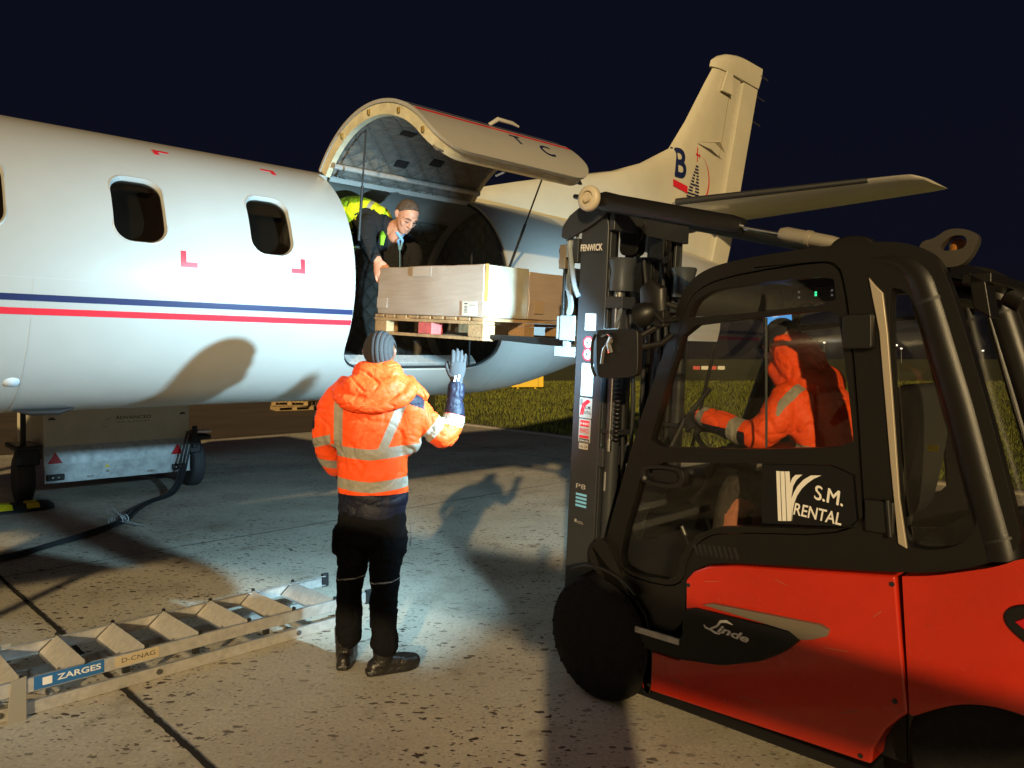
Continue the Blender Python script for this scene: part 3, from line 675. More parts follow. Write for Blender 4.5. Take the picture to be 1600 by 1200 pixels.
# ------------------------------------------------------------ forklift (local: +x forward, +y its left side, towards the photographer)
fk = thing('forklift', 'red and black counterbalance forklift with a closed cab, its mast raised to the aircraft door', 'forklift', (.824, 4.134, 0), radians(135))
SY = .55
CABO = [(0.006,0.624),(-0.034,0.802),(-0.137,1.108),(-0.229,1.371),(-0.336,1.626),(-0.411,1.828),(-0.444,1.927),(-0.503,2.005),(-0.598,2.051),(-0.749,2.073),(-0.971,2.086),(-1.196,2.09),(-1.355,2.082),(-1.441,2.05),(-1.495,2.002),(-1.527,1.922),(-1.567,1.787),(-1.621,1.59),(-1.677,1.356),(-1.723,1.15),(-1.753,1.024),(-1.563,0.922),(-1.366,0.877),(-0.72,0.794),(-0.567,0.758),(-0.482,0.689),(-0.462,0.42),(-0.229,0.416),(-0.08,0.518)]
DOOR = [(-0.08,0.687),(-0.174,0.931),(-0.265,1.225),(-0.37,1.539),(-0.444,1.798),(-0.471,1.888),(-0.519,1.959),(-0.629,2.007),(-0.863,2.034),(-1.099,2.046),(-1.153,2.026),(-1.177,1.971),(-1.208,1.751),(-1.231,1.463),(-1.247,1.178),(-1.261,0.984),(-0.66,0.904),(-0.561,0.86),(-0.487,0.776),(-0.454,0.614),(-0.229,0.604),(-0.111,0.631)]
WIN1 = [(-0.503,1.867),(-0.535,1.913),(-0.614,1.95),(-0.806,1.965),(-1.131,1.974),(-1.143,1.865),(-0.835,1.847),(-0.497,1.833)]
WIN2 = [(-0.477,1.797),(-0.835,1.826),(-1.148,1.846),(-1.172,1.655),(-1.196,1.462),(-1.208,1.323),(-0.806,1.279),(-0.272,1.246),(-0.37,1.51)]
WIN3 = [(-0.258,1.174),(-0.806,1.221),(-1.21,1.253),(-1.224,1.079),(-1.233,1.013),(-0.66,0.939),(-0.551,0.894),(-0.464,0.806),(-0.424,0.656),(-0.222,0.644),(-0.111,0.677),(-0.174,0.931)]
WIN4 = [(-1.329,1.907),(-1.36,1.915),(-1.403,1.88),(-1.424,1.833),(-1.503,1.566),(-1.572,1.304),(-1.617,1.135),(-1.605,1.057),(-1.543,0.998),(-1.441,0.973),(-1.381,0.986),(-1.364,1.145),(-1.344,1.469)]
cab_out = chaikin(CABO, 2); dr = chaikin(DOOR, 2); w4 = chaikin(WIN4, 2)
for sg, nm in ((1, 'cab_side_frame'), (-1, 'cab_side_frame')):
    y1, y0 = sg*SY, sg*(SY-.06)
    f = MB(); f.plate(cab_out, [shrink(dr, .985 if sg > 0 else .97), w4], min(y0, y1), max(y0, y1)); cs = f.build(nm, M_frame, fk, bevel=.012, seg=3)
    g = MB(); g.plate(w4, y0=sg*(SY-.035)-.002, y1=sg*(SY-.035)+.002); g.build('quarter_window', M_glassdark, cs)
    # door
    d = MB(); d.plate(shrink(dr, .972), [chaikin(WIN1, 1, q=.15), chaikin(WIN2, 1, q=.15), chaikin(WIN3, 1, q=.2)], min(sg*(SY-.045), sg*(SY+.006)), max(sg*(SY-.045), sg*(SY+.006))); dd = d.build('cab_door', M_frame, fk, bevel=.008, seg=3)
    for w, nme in ((WIN1, 'top_window'), (WIN2, 'middle_window'), (WIN3, 'lower_window')):
        g = MB(); g.plate(shrink(w, 1.02), y0=sg*(SY-.022)-.002, y1=sg*(SY-.022)+.002); g.build(nme, M_glassdark, dd)
    if sg > 0:
        sl = MB(); sl.plate([(-.845, 1.822), (-.875, 1.822), (-.875, 1.29), (-.845, 1.29)], y0=SY-.016, y1=SY-.010); sl.v = [(x if x > -.86 else -.853, y, z) for x, y, z in sl.v]; sl.build('sliding_pane_edge', mat('glass edge', (.05, .055, .05), .2, spec=.8), dd)
        sl = MB(); sl.plate([(-.845, 1.822), (-.850, 1.822), (-.850, 1.29), (-.845, 1.29)], y0=SY-.009, y1=SY-.008)
        h = MB(); h.plate(chaikin([(-.25, 1.165), (-.46, 1.175), (-.485, 1.13), (-.46, 1.07), (-.27, 1.075), (-.24, 1.11)], 2), [chaikin([(-.275, 1.15), (-.44, 1.158), (-.46, 1.13), (-.44, 1.09), (-.29, 1.09), (-.268, 1.115)], 2)], SY-.02, SY+.022); h.bb(-.44, -.29, SY-.03, SY-.012, 1.09, 1.155); h.build('door_handle', M_black, dd, bevel=.004)
        lk_ = MB(); lk_.cyl((-.272, SY+.02, 1.105), (-.272, SY+.026, 1.105), .009, n=14); lk_.build('lock_barrel', M_chrome, dd)
        # dark cladding behind lower rear part of the door glass, carrying the logo
        pn = MB(); pn.plate([(-.83, .975), (-.83, 1.222), (-1.205, 1.248), (-1.222, 1.02)], y0=SY-.019, y1=SY-.012); pn.build('door_panel', M_panel, dd)
        hg = MB(); hg.plate(rrect(-1.287, -1.178, 1.69, 1.82, .012), y0=SY+.004, y1=SY+.045); hg.build('door_hinge', M_black, dd, bevel=.007); hg = MB(); hg.plate(rrect(-1.355, -1.252, 1.015, 1.135, .008), y0=SY+.004, y1=SY+.022); hg.cyl((-1.345, SY+.028, 1.005), (-1.335, SY+.028, 1.145), .009, n=12); hg.build('door_hinge', M_black, dd, bevel=.007)
        rb = MB(); rb.tube([(-1.318, SY+.012, 1.05), (-1.30, SY+.012, 1.14)], .004, 6)
        # silver pillar strip
        st = MB(); a = [(-1.262, 1.955), (-1.30, 1.75), (-1.338, 1.28), (-1.365, .986)]; b = [(-1.395, .972), (-1.37, 1.148), (-1.349, 1.47), (-1.329, 1.748), (-1.312, 1.895), (-1.285, 1.925)]
        st.plate(a+b, y0=SY-.004, y1=SY+.010); st.build('silver_pillar_strip', mat('pale metallic paint', (.42, .36, .27), .4, .3), cs, bevel=.003)
        vt = MB()
        for i in range(9): x = -.53-.024*i; vt = MB(); vt.box((x, SY+.004, .818+.002*i), (.010, .012, .05), rot=(0, .35, 0)); vt.build('vent_slat', M_dark, dd)
    # rear pillar, thick round tube
    rp = MB(); cp = [(-1.22, 2.02), (-1.34, 2.01), (-1.42, 1.96), (-1.460, 1.86), (-1.505, 1.70), (-1.565, 1.48), (-1.62, 1.25), (-1.675, 1.03), (-1.685, .98)]
    cp = catmull(cp, 5); rp.tube([(x, sg*(SY-.045), z) for x, z in cp], [.045+.018*min(1, i/12) for i in range(len(cp))], 18, flat=.95)
    rpo = rp.build('rear_pillar', M_frame, fk, ang=60)
    cl = MB(); cl.tube([(-1.458, sg*(SY-.045), 1.865), (-1.462, sg*(SY-.045), 1.853)], .0645, 18, flat=.96); cl.build('pillar_joint', M_dark, rpo); cl = MB(); cl.tube([(-1.672, sg*(SY-.045), 1.052), (-1.675, sg*(SY-.045), 1.044)], .0655, 18, flat=.96); cl.build('pillar_joint', M_dark, rpo)
# roof shell
rf = MB(); prof = chaikin([(-.44, 1.90), (-.50, 1.985), (-.60, 2.03), (-.75, 2.055), (-.97, 2.068), (-1.2, 2.072), (-1.36, 2.06), (-1.44, 2.02)], 2, closed=False)
rs = []
for x, z in prof:
    rs.append([Vector((x, y, z+.018*(1-(y/.5)**2))) for y in np.linspace(-.5, .5, 13)]+[Vector((x, y, z-.05)) for y in np.linspace(.5, -.5, 13)])
rf.rings(rs); rf.build('cab_roof', M_frame, fk, ang=50)
for x, nm in ((-.86, 'roof_bar'),):
    b = MB(); b.bb(x-.03, x+.03, -.49, .49, 1.97, 2.03)
    b.build(nm, M_frame, fk, bevel=.01)
# windscreen and rear window with frames
def quadglass(name, x0, z0, x1, z1, fr=True, m=None):
    g = MB(); g.add([(x0, -.48, z0), (x0, .48, z0), (x1, .48, z1), (x1, -.48, z1)], [(0, 1, 2, 3)]); o = g.build(name, m or M_glassdark, fk, recalc=False)
    if fr:
        f = MB()
        for a, b, w in (((x0, z0), (x1, z1), 0),):
            for y in (-.485, .485): f.tube([(a[0], y, a[1]), (b[0], y, b[1])], .022, 8)
        f.tube([(x1, -.48, z1), (x1, .48, z1)], .028, 8); f.tube([(x0, -.48, z0), (x0, .48, z0)], .028, 8); f.build('window_frame', M_frame, o)
    return o
quadglass('windscreen', -.02, .80, -.44, 1.92); quadglass('rear_window', -1.62, 1.03, -1.40, 1.90)
wp = MB(); wp.tube([(-.10, .33, .95), (-.25, .20, 1.35), (-.30, .05, 1.5)], .012, 8); wp.build('wiper', M_dark, fk); wp = MB(); wp.tube([(-.18, .02, 1.2), (-.36, .10, 1.72)], .009, 8); wp.build('wiper', M_dark, fk)
# chassis, side panels, hood
RED = [(-0.254,0.317),(-0.462,0.318),(-0.465,0.40),(-0.487,0.414),(-0.488,0.68),(-0.53,0.727),(-0.60,0.762),(-0.731,0.789),(-1.362,0.873),(-1.380,0.646),(-1.405,0.387),(-1.384,0.37),(-1.329,0.306),(-1.287,0.221),(-1.277,0.159),(-1.032,0.154),(-0.254,0.131)]
for sg in (1, -1):
    p = MB(); p.plate(RED, y0=sg*.44, y1=sg*.575) if sg > 0 else p.plate(RED, y0=-.575, y1=-.44)
    po = p.build('side_panel', M_orange, fk, bevel=.014, seg=3)
    LOGOP = [(-0.489,0.571),(-0.972,0.579),(-1.016,0.553),(-0.945,0.471),(-0.878,0.424),(-0.677,0.351),(-0.457,0.317),(-0.258,0.322),(-0.215,0.385),(-0.478,0.412)]
    l = MB(); l.plate(chaikin([(-0.489,0.571),(-0.972,0.579),(-1.016,0.553),(-0.945,0.485),(-0.85,0.425),(-0.677,0.358),(-.457, .325), (-.258, .325), (-.22, .38), (-.478, .412)], 1, q=.12), y0=min(sg*.54, sg*.592), y1=max(sg*.54, sg*.592)); l.build('badge_panel', M_panel, po, bevel=.006)
    s_ = MB(); s_.plate([(-0.585,0.596),(-0.631,0.612),(-1.095,0.635),(-1.128,0.622),(-1.121,0.597),(-1.067,0.571),(-1.018,0.556),(-0.972,0.580)], y0=min(sg*.56, sg*.596), y1=max(sg*.56, sg*.596)); s_.build('silver_flash', mat('bronze grey trim', (.20, .165, .125), .4, .4), po, bevel=.003)
    t = MB(); t.bb(-.475, -.228, sg*.30, sg*.59, .395, .415); t.build('step_tread', M_panel, fk, bevel=.004)
    e_ = MB(); e_.bb(-.47, -.235, sg*.588, sg*.600, .392, .420); e_.build('step_edge', M_alu, fk, bevel=.003)
    b_ = MB(); b_.bb(-1.27, -.20, sg*.42, sg*.555, .085, .135); b_.build('chassis_rail', M_panel, fk, bevel=.01)
ch = MB(); ch.bb(-1.36, -.20, -.44, .44, .14, .40); ch.build('chassis', M_panel, fk, bevel=.01)
ch = MB(); ch.bb(-1.40, -.74, -.42, .42, .40, .86); ch.build('battery_cover', M_panel, fk, bevel=.02)
fp = MB(); fp.plate([(-.74, .42), (-.25, .42), (.02, .72), (0, .80), (-.03, .80), (-.27, .47), (-.74, .45)], y0=-.48, y1=.48); fp.build('floor_plate', M_panel, fk)
dp = MB(); dp.plate(chaikin([(-.02, .74), (-.02, 1.02), (-.14, 1.10), (-.26, 1.06), (-.24, .98), (-.12, .9), (-.1, .74)], 1), y0=-.45, y1=.35); dp.build('dashboard', M_black, fk, bevel=.01)
dk = MB(); dk.bb(-1.70, -1.405, -.485, .485, .86, .995); dk.build('rear_deck', M_panel, fk, bevel=.01)
# counterweight: plan outline with round rear corners intersected with the side profile
def counterweight():
    side = [(-1.384,.875),(-1.48,.895),(-1.568,.925),(-1.68,.965),(-1.753,1.01),(-1.90,1.035),(-2.06,1.0),(-2.12,.92),(-2.14,.6),(-2.10,.2),(-1.98,.18),(-1.97,.30),(-1.93,.40),(-1.86,.47),(-1.753,.50),(-1.66,.502),(-1.56,.475),(-1.47,.42),(-1.42,.385),(-1.409,.39)]
    side = chaikin(side[:10], 2, closed=False)+chaikin(side[10:], 2, closed=False)
    s = MB(); s.plate(side, y0=-.8, y1=.8)
    plan = [(-1.2, .575), (-1.60, .575)]; 
    for k in range(0, 91, 9):
        a = radians(k); plan.append((-1.70-.43*sin(a)**1.0, .575-.30*(1-cos(a))))
    plan += [(x, -y) for x, y in plan[::-1]]
    p = MB(); p.plate(plan, y0=0, y1=2, plane='xy')
    so = s.build('a', M_orange); po = p.build('b', M_orange)
    b = so.modifiers.new('b', 'BOOLEAN'); b.operation = 'INTERSECT'; b.object = po; b.solver = 'EXACT'
    me = evalmesh(so); bpy.data.objects.remove(so); bpy.data.objects.remove(po); me.name = 'counterweight'; me.materials.clear(); me.materials.append(M_orange); smooth_edges(me, 38)
    o = bpy.data.objects.new('counterweight', me); COL.objects.link(o); o.parent = fk
    bv = o.modifiers.new('bevel', 'BEVEL'); bv.width = .018; bv.segments = 3; bv.limit_method = 'ANGLE'; bv.angle_limit = radians(45); bv.harden_normals = True
    return o
cw = counterweight()
rl = MB(); rl.plate(chaikin([(-1.694,.807),(-1.715,.846),(-1.77,.864),(-1.90,.85),(-1.93,.76),(-1.80,.71),(-1.715,.765)], 2), y0=.50, y1=.585); rl.build('rear_lamp_housing', M_panel, cw, bevel=.008)
rl = MB(); rl.plate([(-1.73,.80),(-1.80,.845),(-1.86,.82),(-1.80,.75)], y0=.583, y1=.592); rl.build('rear_lamp', M_refred, cw, bevel=.004)
# letters on the side
em = MB()
def dfn(u, v): return (-1.0-u, SY+.0095, 1.0+v)
def place(p0, p1, off):   # text baseline from p0 to p1 (x,z), reading towards -x
    p0 = Vector(p0); p1 = Vector(p1); d = (p1-p0).normalized(); n = Vector((d.y, -d.x)) if d.x < 0 else Vector((-d.y, d.x))
    if n.y < 0: n = -n
    return lambda u, v: (p0.x+d.x*u+n.x*v, off, p0.y+d.y*u+n.y*v)
tw = lambda txt, sz, b, sh=0: max(u for u, v in text_geo(txt, sz, b, sh)[0])
def fit_text(mb, txt, p0, p1, h, off, b=.0, shear=0.):
    vs, fs = text_geo(txt, 1., b, shear); us = [u for u, v in vs]; vv = [v for u, v in vs]; W = max(us)-min(us); Hh = max(vv)-min(vv)
    L = (Vector(p1)-Vector(p0)).length; f = place(p0, p1, off); mb.add([f((u-min(us))*L/W, (v-min(vv))*h/Hh) for u, v in vs], fs)
fit_text(em, 'RENTAL', (-.965, 1.046-.014), (-1.155, 1.018-.002), .048, SY-.0085, .015, .12)
fit_text(em, 'S.M.', (-1.050, 1.104), (-1.160, 1.090), .056, SY-.0085, .0, .0)
for o_ in (.0012, -.0012): fit_text(em, 'S.M.', (-1.050+o_, 1.104+o_), (-1.160+o_, 1.090+o_), .056, SY-.0084+o_*.05, .0, .0)
def crop8(x, y): # traced logo, measured in the side plane
    X = 1200+x/4; Y = 600+y/4
    s = (X-800)/1200; 
    # intersect with the plane y_local = SY
    d = Vector((s, 1)); o = Vector((-.824, -4.134)); fx = Vector((-.70711, .70711)); fy = Vector((-.70711, -.70711))
    k = (SY-o.dot(fy))/d.dot(fy); P = o+d*k; return (P.dot(fx), 1.655+(560-Y)/1200*k)
for poly in ([(45,545),(66,546),(78,858),(57,857)], [(71,547),(96,548),(108,858),(84,858)], [(101,548),(127,548),(132,625),(145,590),(165,570),(208,568),(172,600),(150,640),(140,700),(138,858),(114,858)], [(262,573),(328,573),(280,594),(240,622),(205,655),(175,700),(156,750),(147,800),(142,858),(139,720),(155,680),(178,640),(215,600)]):
    em.plate([crop8(*p) for p in poly], y0=SY-.0105, y1=SY-.0085)
em.build('rental_logo', M_letter, fk, recalc=False)
em = MB(); fit_text(em, 'inde', (-.655, .499), (-.800, .485), .034, .5935, .03, .35)
em.tube([(-.592, .5935, .512), (-.60, .5935, .503), (-.62, .5935, .500), (-.655, .5935, .522), (-.672, .5935, .545), (-.70, .5935, .552), (-.728, .5935, .545)], [.003, .005, .004, .0045, .006, .006, .002], 8, flat=.15, side=(0, 0, 1))
em.tube([(-.60, .5935, .500), (-.625, .5935, .500), (-.645, .5935, .492), (-.665, .5935, .492), (-.675, .5935, .499)], [.002, .005, .005, .004, .002], 8, flat=.15, side=(0, 0, 1))
em.build('maker_script', M_letter, fk, recalc=False)
# scuffs, screws and small labels of a hired truck
for i, (x, z, l, a) in enumerate(((-.62, .70, .07, .2), (-.93, .76, .05, -.3), (-1.15, .55, .09, .1), (-.80, .25, .11, .05), (-1.2, .33, .07, .4), (-.45, .22, .06, -.1), (-1.30, .72, .04, .8))):
    s = MB(); s.box((x, .5762, z), (l, .0006, .0022), rot=(0, a, 0)); s.build('scratch', mat('bare scratch', (.30, .12, .08), .6), fk)
for x, z in ((-.505, .66), (-1.35, .84), (-1.36, .42), (-.30, .16), (-1.24, .18)):
    s = MB(); s.cyl((x, .574, z), (x, .579, z), .009, n=12); s.build('screw', M_dark, fk)
# wheels
def wheel(x, r, w, yc, parent):
    k = MB(); n = 44; prof = [(r*.56, -w/2), (r*.62, -w/2), (r*.70, -w*.5), (r*.90, -w*.48), (r*.97, -w*.42), (r, -w*.32), (r, w*.32), (r*.97, w*.42), (r*.90, w*.48), (r*.70, w*.5), (r*.62, w/2), (r*.56, w/2)]
    k.lathe(prof, (x, yc, r), (0, 1, 0), n=n)
    for i in range(26):
        a = 2*pi*i/26
        for sg in (-1, 1):
            c = Vector((x+cos(a+.06*sg)*(r-.004), yc+sg*w*.27, r+sin(a+.06*sg)*(r-.004))); M = Matrix.Translation(c) @ Matrix.Rotation(-a, 4, 'Y') @ Matrix.Rotation(.5*sg, 4, 'X')
            k.box((-.026, 0, 0), (.018, w*.42, .05), M=M)
    v = [tuple(p) if p[2] > 0 else (p[0], p[1], 0.001) for p in k.v]; k.v = v
    t = k.build('wheel', M_rubber, parent, ang=40)
    m = MB(); s = 1 if yc > 0 else -1
    m.lathe([(r*.57, -.5*w), (r*.57, .40*w), (r*.53, .38*w), (r*.50, .10*w), (r*.30, .06*w), (r*.26, .16*w), (r*.16, .22*w), (r*.15, .26*w), (.001, .27*w)], (x, yc, r), (0, s, 0), n=32)
    for i in range(6):
        a = 2*pi*i/6; m.cyl((x+cos(a)*r*.40, yc+s*w*.08, r+sin(a)*r*.40), (x+cos(a)*r*.40, yc+s*w*.17, r+sin(a)*r*.40), .012, n=6)
    m.build('rim', mat('dusty wheel rim', (.035, .031, .027), .5, .4, var=.4, vscale=20), t)
    return t
for sg in (1, -1):
    wheel(0, .30, .24, sg*.48, fk); wheel(-1.66, .27, .20, sg*.46, fk)
    f = MB(); rs = []
    for i in range(15):
        a = radians(62+70*i/14); rs.append([Vector((cos(a)*q_, y, .30+sin(a)*q_)) for q_, y in ((.335, sg*.34), (.335, sg*.59), (.350, sg*.59), (.350, sg*.34))])
    f.rings(rs); f.build('front_fender', M_black, fk, bevel=.006)
    pl = MB(); pl.plate([(.12, .62), (.38, .54), (.40, .30), (.42, .18), (.30, .12), (.28, .50), (.10, .60)], y0=min(sg*.33, sg*.38), y1=max(sg*.33, sg*.38)); pl.build('axle_bracket', M_panel, fk, bevel=.006)
fr = MB(); fr.plate(chaikin([(.03, .63), (.05, .72), (-.02, .80), (-.12, .66), (-.22, .47), (-.24, .36), (-.26, .13), (-.31, .10), (-.32, .36), (-.26, .52), (-.08, .60)], 1), y0=.46, y1=.578); fr.build('fender_skirt', M_frame, fk, bevel=.008)
# ------------------------------------------------------------ mast (leaning back 3.6 degrees)
TA = radians(-3.6)
def TM(): return Matrix.Translation((.40, 0, .30)) @ Matrix.Rotation(TA, 4, 'Y') @ Matrix.Translation((-.40, 0, -.30))
T_ = TM()
mast = thing('x', 'x', 'x'); bpy.data.objects.remove(mast)
def mb_build(mb, name, m, parent=None, **k): return mb.build(name, m, parent or fk, T=T_, **k)
MX0, MX1 = .42, .235      # front and rear faces of the outer channel in upright mast coordinates
om = MB()
for sg in (1, -1):
    y = sg*.35
    om.plate(chaikin([(MX0, .12), (MX0, 2.30), (MX0-.01, 2.40), (MX0-.05, 2.46), (MX1+.02, 2.44), (MX1, 2.34), (MX1, .12)], 1, q=.12), y0=min(y, y-sg*.022), y1=max(y, y-sg*.022))
    om.bb(MX0-.02, MX0, y-sg*.07, y-sg*.022, .12, 2.36); om.bb(MX1, MX1+.02, y-sg*.07, y-sg*.022, .12, 2.36)
omo = mb_build(om, 'mast_channel', M_mast, bevel=.006)
im = MB()
for sg in (1, -1):
    y = sg*.27
    im.bb(MX0-.03, MX1+.03, y-.012, y+.012, .2, 2.52); im.bb(MX0-.045, MX0-.025, y-sg*.05, y, .2, 2.52); im.bb(MX1+.03, MX1+.05, y-sg*.05, y, .2, 2.52)
for z in (2.46, 1.9, .35): im.bb(MX1+.0, MX1+.045, -.27, .27, z-.045, z+.045)
imo = mb_build(im, 'inner_mast', M_fork, bevel=.004)
for z in (2.38, 1.15, .25): cb = MB(); cb.bb(MX1-.035, MX1, -.35, .35, z-.05, z+.05); mb_build(cb, 'mast_crossbar', M_mast, bevel=.006)
# lift cylinders right behind the channels
for sg in (1, -1):
    c = MB(); c.cyl((MX1-.05, sg*.30, .2), (MX1-.05, sg*.30, 1.98), .038, n=20); co = mb_build(c, 'lift_cylinder', M_mast)
    c = MB(); c.cyl((MX1-.05, sg*.30, 1.98), (MX1-.05, sg*.30, 2.10), .030, n=16); mb_build(c, 'piston_rod', M_steel, co)
    c = MB(); c.lathe([(.062, 0), (.066, .03), (.060, .10), (.075, .16), (.07, .17), (.03, .17)], (MX1-.05, sg*.29, 2.02), (0, 0, 1), n=22); mb_build(c, 'cylinder_collar', mat('mast collar paint', (.055, .062, .07), .32, .2), co)
    c = MB(); c.bb(MX1-.11, MX1-.003, sg*.24, sg*.352, 1.93, 1.99); 
    for i in (0, 1): c.cyl((MX1-.10+.0, sg*.353, 1.945+.03*i), (MX1-.10, sg*.36, 1.945+.03*i), .008, n=8)
    mb_build(c, 'cylinder_clamp', M_mast, co, bevel=.004)
    c = MB(); c.bb(MX1-.12, MX1-.003, sg*.24, sg*.34, 1.28, 1.30); mb_build(c, 'cylinder_clamp', M_dark, co, bevel=.002)
c = MB(); c.cyl((.29, .09, .25), (.29, .09, 1.75), .04, n=18); c.cyl((.29, .09, 1.75), (.29, .09, 2.3), .025, n=14); mb_build(c, 'free_lift_cylinder', M_fork)
hb = MB(); hb.tube([(.28, .15, 2.22), (.20, .15, 2.16), (.10, .15, 2.28)], .018, 8); 
for y, z, r in ((.12, 2.34, .075), (-.02, 2.14, .07), (-.14, 2.3, .06)):
    p = MB(); p.lathe([(r*.3, -.025), (r, -.025), (r*.86, -.008), (r*.86, .008), (r, .025), (r*.3, .025)], (.25, y, z), (0, 1, 0), n=26, closed=True); p.cyl((.25, y-.03, z), (.25, y+.03, z), r*.32, n=14)
    for s2 in (-.032, .032): p.plate(rrect(.25-r*.8, .25+r*.8, z-r*1.6, z+r*1.2, r*.5), y0=y+s2-.004, y1=y+s2+.004)
    mb_build(p, 'chain_pulley', M_fork, bevel=.003)
hs = MB()
for y, x0, z0, z1, sw in ((.22, .16, .9, 1.95, .03), (.19, .15, .8, 2.0, -.03), (.05, .17, 1.0, 2.2, .02), (-.06, .18, .9, 2.15, .02), (-.12, .17, .8, 2.2, .02)):
    hs.tube([tuple(v) for v in catmull([(x0, y, z0), (x0+sw*.5, y+.01, (z0+z1)/2), (x0-sw*.3, y+.005, z0*.3+z1*.7), (x0+.05, y, z1)], 6)], .011, 8)
mb_build(hs, 'hydraulic_hoses', M_dark)
# coiled guard hose with shiny beads, polished rod
ch_ = MB()
for i in range(24):
    z = 1.25+i*.022; ch_.lathe([(.012, 0), (.020, .006), (.020, .012), (.012, .018)], (.13, .34-.002*(i % 2), z), (.08, 0, 1), n=12)
mb_build(ch_, 'coiled_hose_guard', M_black)
rd = MB(); rd.cyl((.175, .335, 1.24), (.175, .335, 2.0), .006, n=10); rd.cyl((.175, .335, 1.19), (.175, .335, 1.25), .014, n=10); rd.cyl((.19, .335, .98), (.19, .335, 1.08), .009, n=10); mb_build(rd, 'polished_rod', M_chrome)
hs2 = MB(); hs2.tube([tuple(v) for v in catmull([(.20, .33, 1.72), (.17, .345, 1.82), (.14, .34, 1.92), (.15, .33, 1.99)], 6)], .009, 8); mb_build(hs2, 'side_hose', mat('grey hose', (.10, .11, .12), .4))
# tilt cylinders from the mast head to the cab roof
for sg in (1, -1):
    y = sg*.40 if sg > 0 else -.40
    A_ = Vector((.135, y, 2.465)); B_ = Vector((-1.12, y, 2.105)); L3 = lambda f: A_.lerp(B_, f)
    c = MB(); c.tube([L3(-.02), L3(.03), L3(.10), L3(.60), L3(.64)], [.03, .052, .047, .043, .036], 20); c.tube([L3(-.13), L3(-.06), L3(0)], [.012, .018, .018], 10); tc_ = c.build('tilt_cylinder', M_black, fk, ang=50)
    c = MB(); c.cyl(L3(.62), L3(.80), .015, n=14); c.build('piston_rod', M_chrome, tc_)
    c = MB(); c.tube([L3(.78), L3(.80), L3(.95), L3(1.0)], [.024, .032, .028, .020], 16); c.tube([L3(.87), L3(.885)], .034, 16); c.build('rod_ferrule', mat('rod end steel', (.36, .32, .25), .45, .4), tc_)
    c = MB(); c.lathe([(.001, .0), (.02, .0), (.022, .018), (.035, .020), (.038, .006), (.055, .008), (.063, .014), (.066, .03), (.064, .04), (.045, .055), (.03, .058)], (A_.x+.0, y+sg*.105, A_.z), (0, -sg, 0), n=30); c.cyl((A_.x, y-sg*.1, A_.z), (A_.x, y+sg*.055, A_.z), .03, n=16); c.build('pivot_cap', mat('cream pivot cap', (.55, .48, .36), .4), tc_, ang=45)
    br = MB(); br.plate(chaikin([(-1.05, 2.04), (-1.08, 2.12), (-1.15, 2.14), (-1.24, 2.12), (-1.27, 2.04)], 2), y0=min(y, y+sg*.06), y1=max(y, y+sg*.06)); br.build('roof_lug', M_frame, fk, bevel=.01)
    hm = MB(); hm.plate(chaikin([(MX0-.0, 2.28), (MX0-.02, 2.40), (.22, 2.49), (.05, 2.50), (.02, 2.46), (.10, 2.40), (MX1-.01, 2.34)], 1), y0=min(sg*.352, sg*.375), y1=max(sg*.352, sg*.375)); hm.build('mast_head_plate', M_mast, fk, bevel=.006)
# roof bracket (beacon guard)
for y0 in (.36,):
    BR = [(-1.385,2.06),(-1.40,2.092),(-1.44,2.095),(-1.485,2.128),(-1.545,2.120),(-1.588,2.092),(-1.568,2.035),(-1.535,1.99),(-1.485,1.985),(-1.45,1.995)]
    BH = [(-1.466,2.075),(-1.502,2.103),(-1.548,2.094),(-1.545,2.052),(-1.50,2.045),(-1.455,2.050)]
    b = MB(); b.plate(chaikin(BR, 2), [chaikin(BH, 2)], y0, y0+.05); b.build('beacon_guard', mat('worn guard paint', (.05, .045, .037), .4, var=.2), fk, bevel=.008, seg=3)
    b = MB(); b.tube([(-1.50, .33, 2.03), (-1.50, .33, 2.075), (-1.50, .33, 2.092), (-1.50, .33, 2.10)], [.03, .03, .02, .003], 16); b.build('beacon', mat('amber beacon', (.35, .14, .03), .3), fk)
b = MB(); b.plate([(-1.52, 1.98), (-1.58, 1.94), (-1.60, 1.80), (-1.54, 1.84)], y0=.18, y1=.30); b.bb(-1.60, -1.50, -.3, .3, 1.93, 1.97); b.cyl((-1.62, -.12, 1.88), (-1.56, -.12, 1.92), .05, n=14); b.build('rear_lamp_bar', M_frame, fk, bevel=.006)
# mirrors, work lamps
def work_lamp(y, lit):
    P = Vector((-.32, y, 1.85)); ax = Vector((1, .10, -.36)).normalized()
    l = MB(); l.lathe([(.001, -.075), (.03, -.06), (.05, -.03), (.056, .0), (.056, .02), (.050, .022)], P, ax, n=26); lo = l.build('work_lamp', M_black, fk)
    g = MB(); g.lathe([(.050, .018), (.04, .024), (.001, .026)], P, ax, n=24); g.build('lens', mat('lit led lens', (.8, .9, 1), .2, emit=(.75, .9, 1.0), estr=9) if lit else M_lens, lo)
    a = MB(); a.tube([P+ax*-.05, P+Vector((-.10, .0, -.03)), (-.43, (abs(y)-.12)*(1 if y > 0 else -1), 1.83)], .014, 8); a.box(P+Vector((-.08, -.03, -.02)), (.05, .05, .07)); a.build('lamp_arm', M_black, lo, bevel=.003)
    return P, ax
P, ax = work_lamp(.655, True); work_lamp(-.655, True)
m2 = MB(); m2.tube([(-.30, .60, 1.99), (-.34, .60, 1.94), (-.36, .60, 1.86)], [.04, .075, .045], 16, flat=.5, side=(0, 0, 1)); m2.tube([(-.34, .60, 1.92), (-.43, .53, 1.88)], .012, 8); m2.build('round_mirror', M_black, fk)
sp = bpy.data.lights.new('work_light', 'SPOT'); so = bpy.data.objects.new('work_light', sp); COL.objects.link(so)
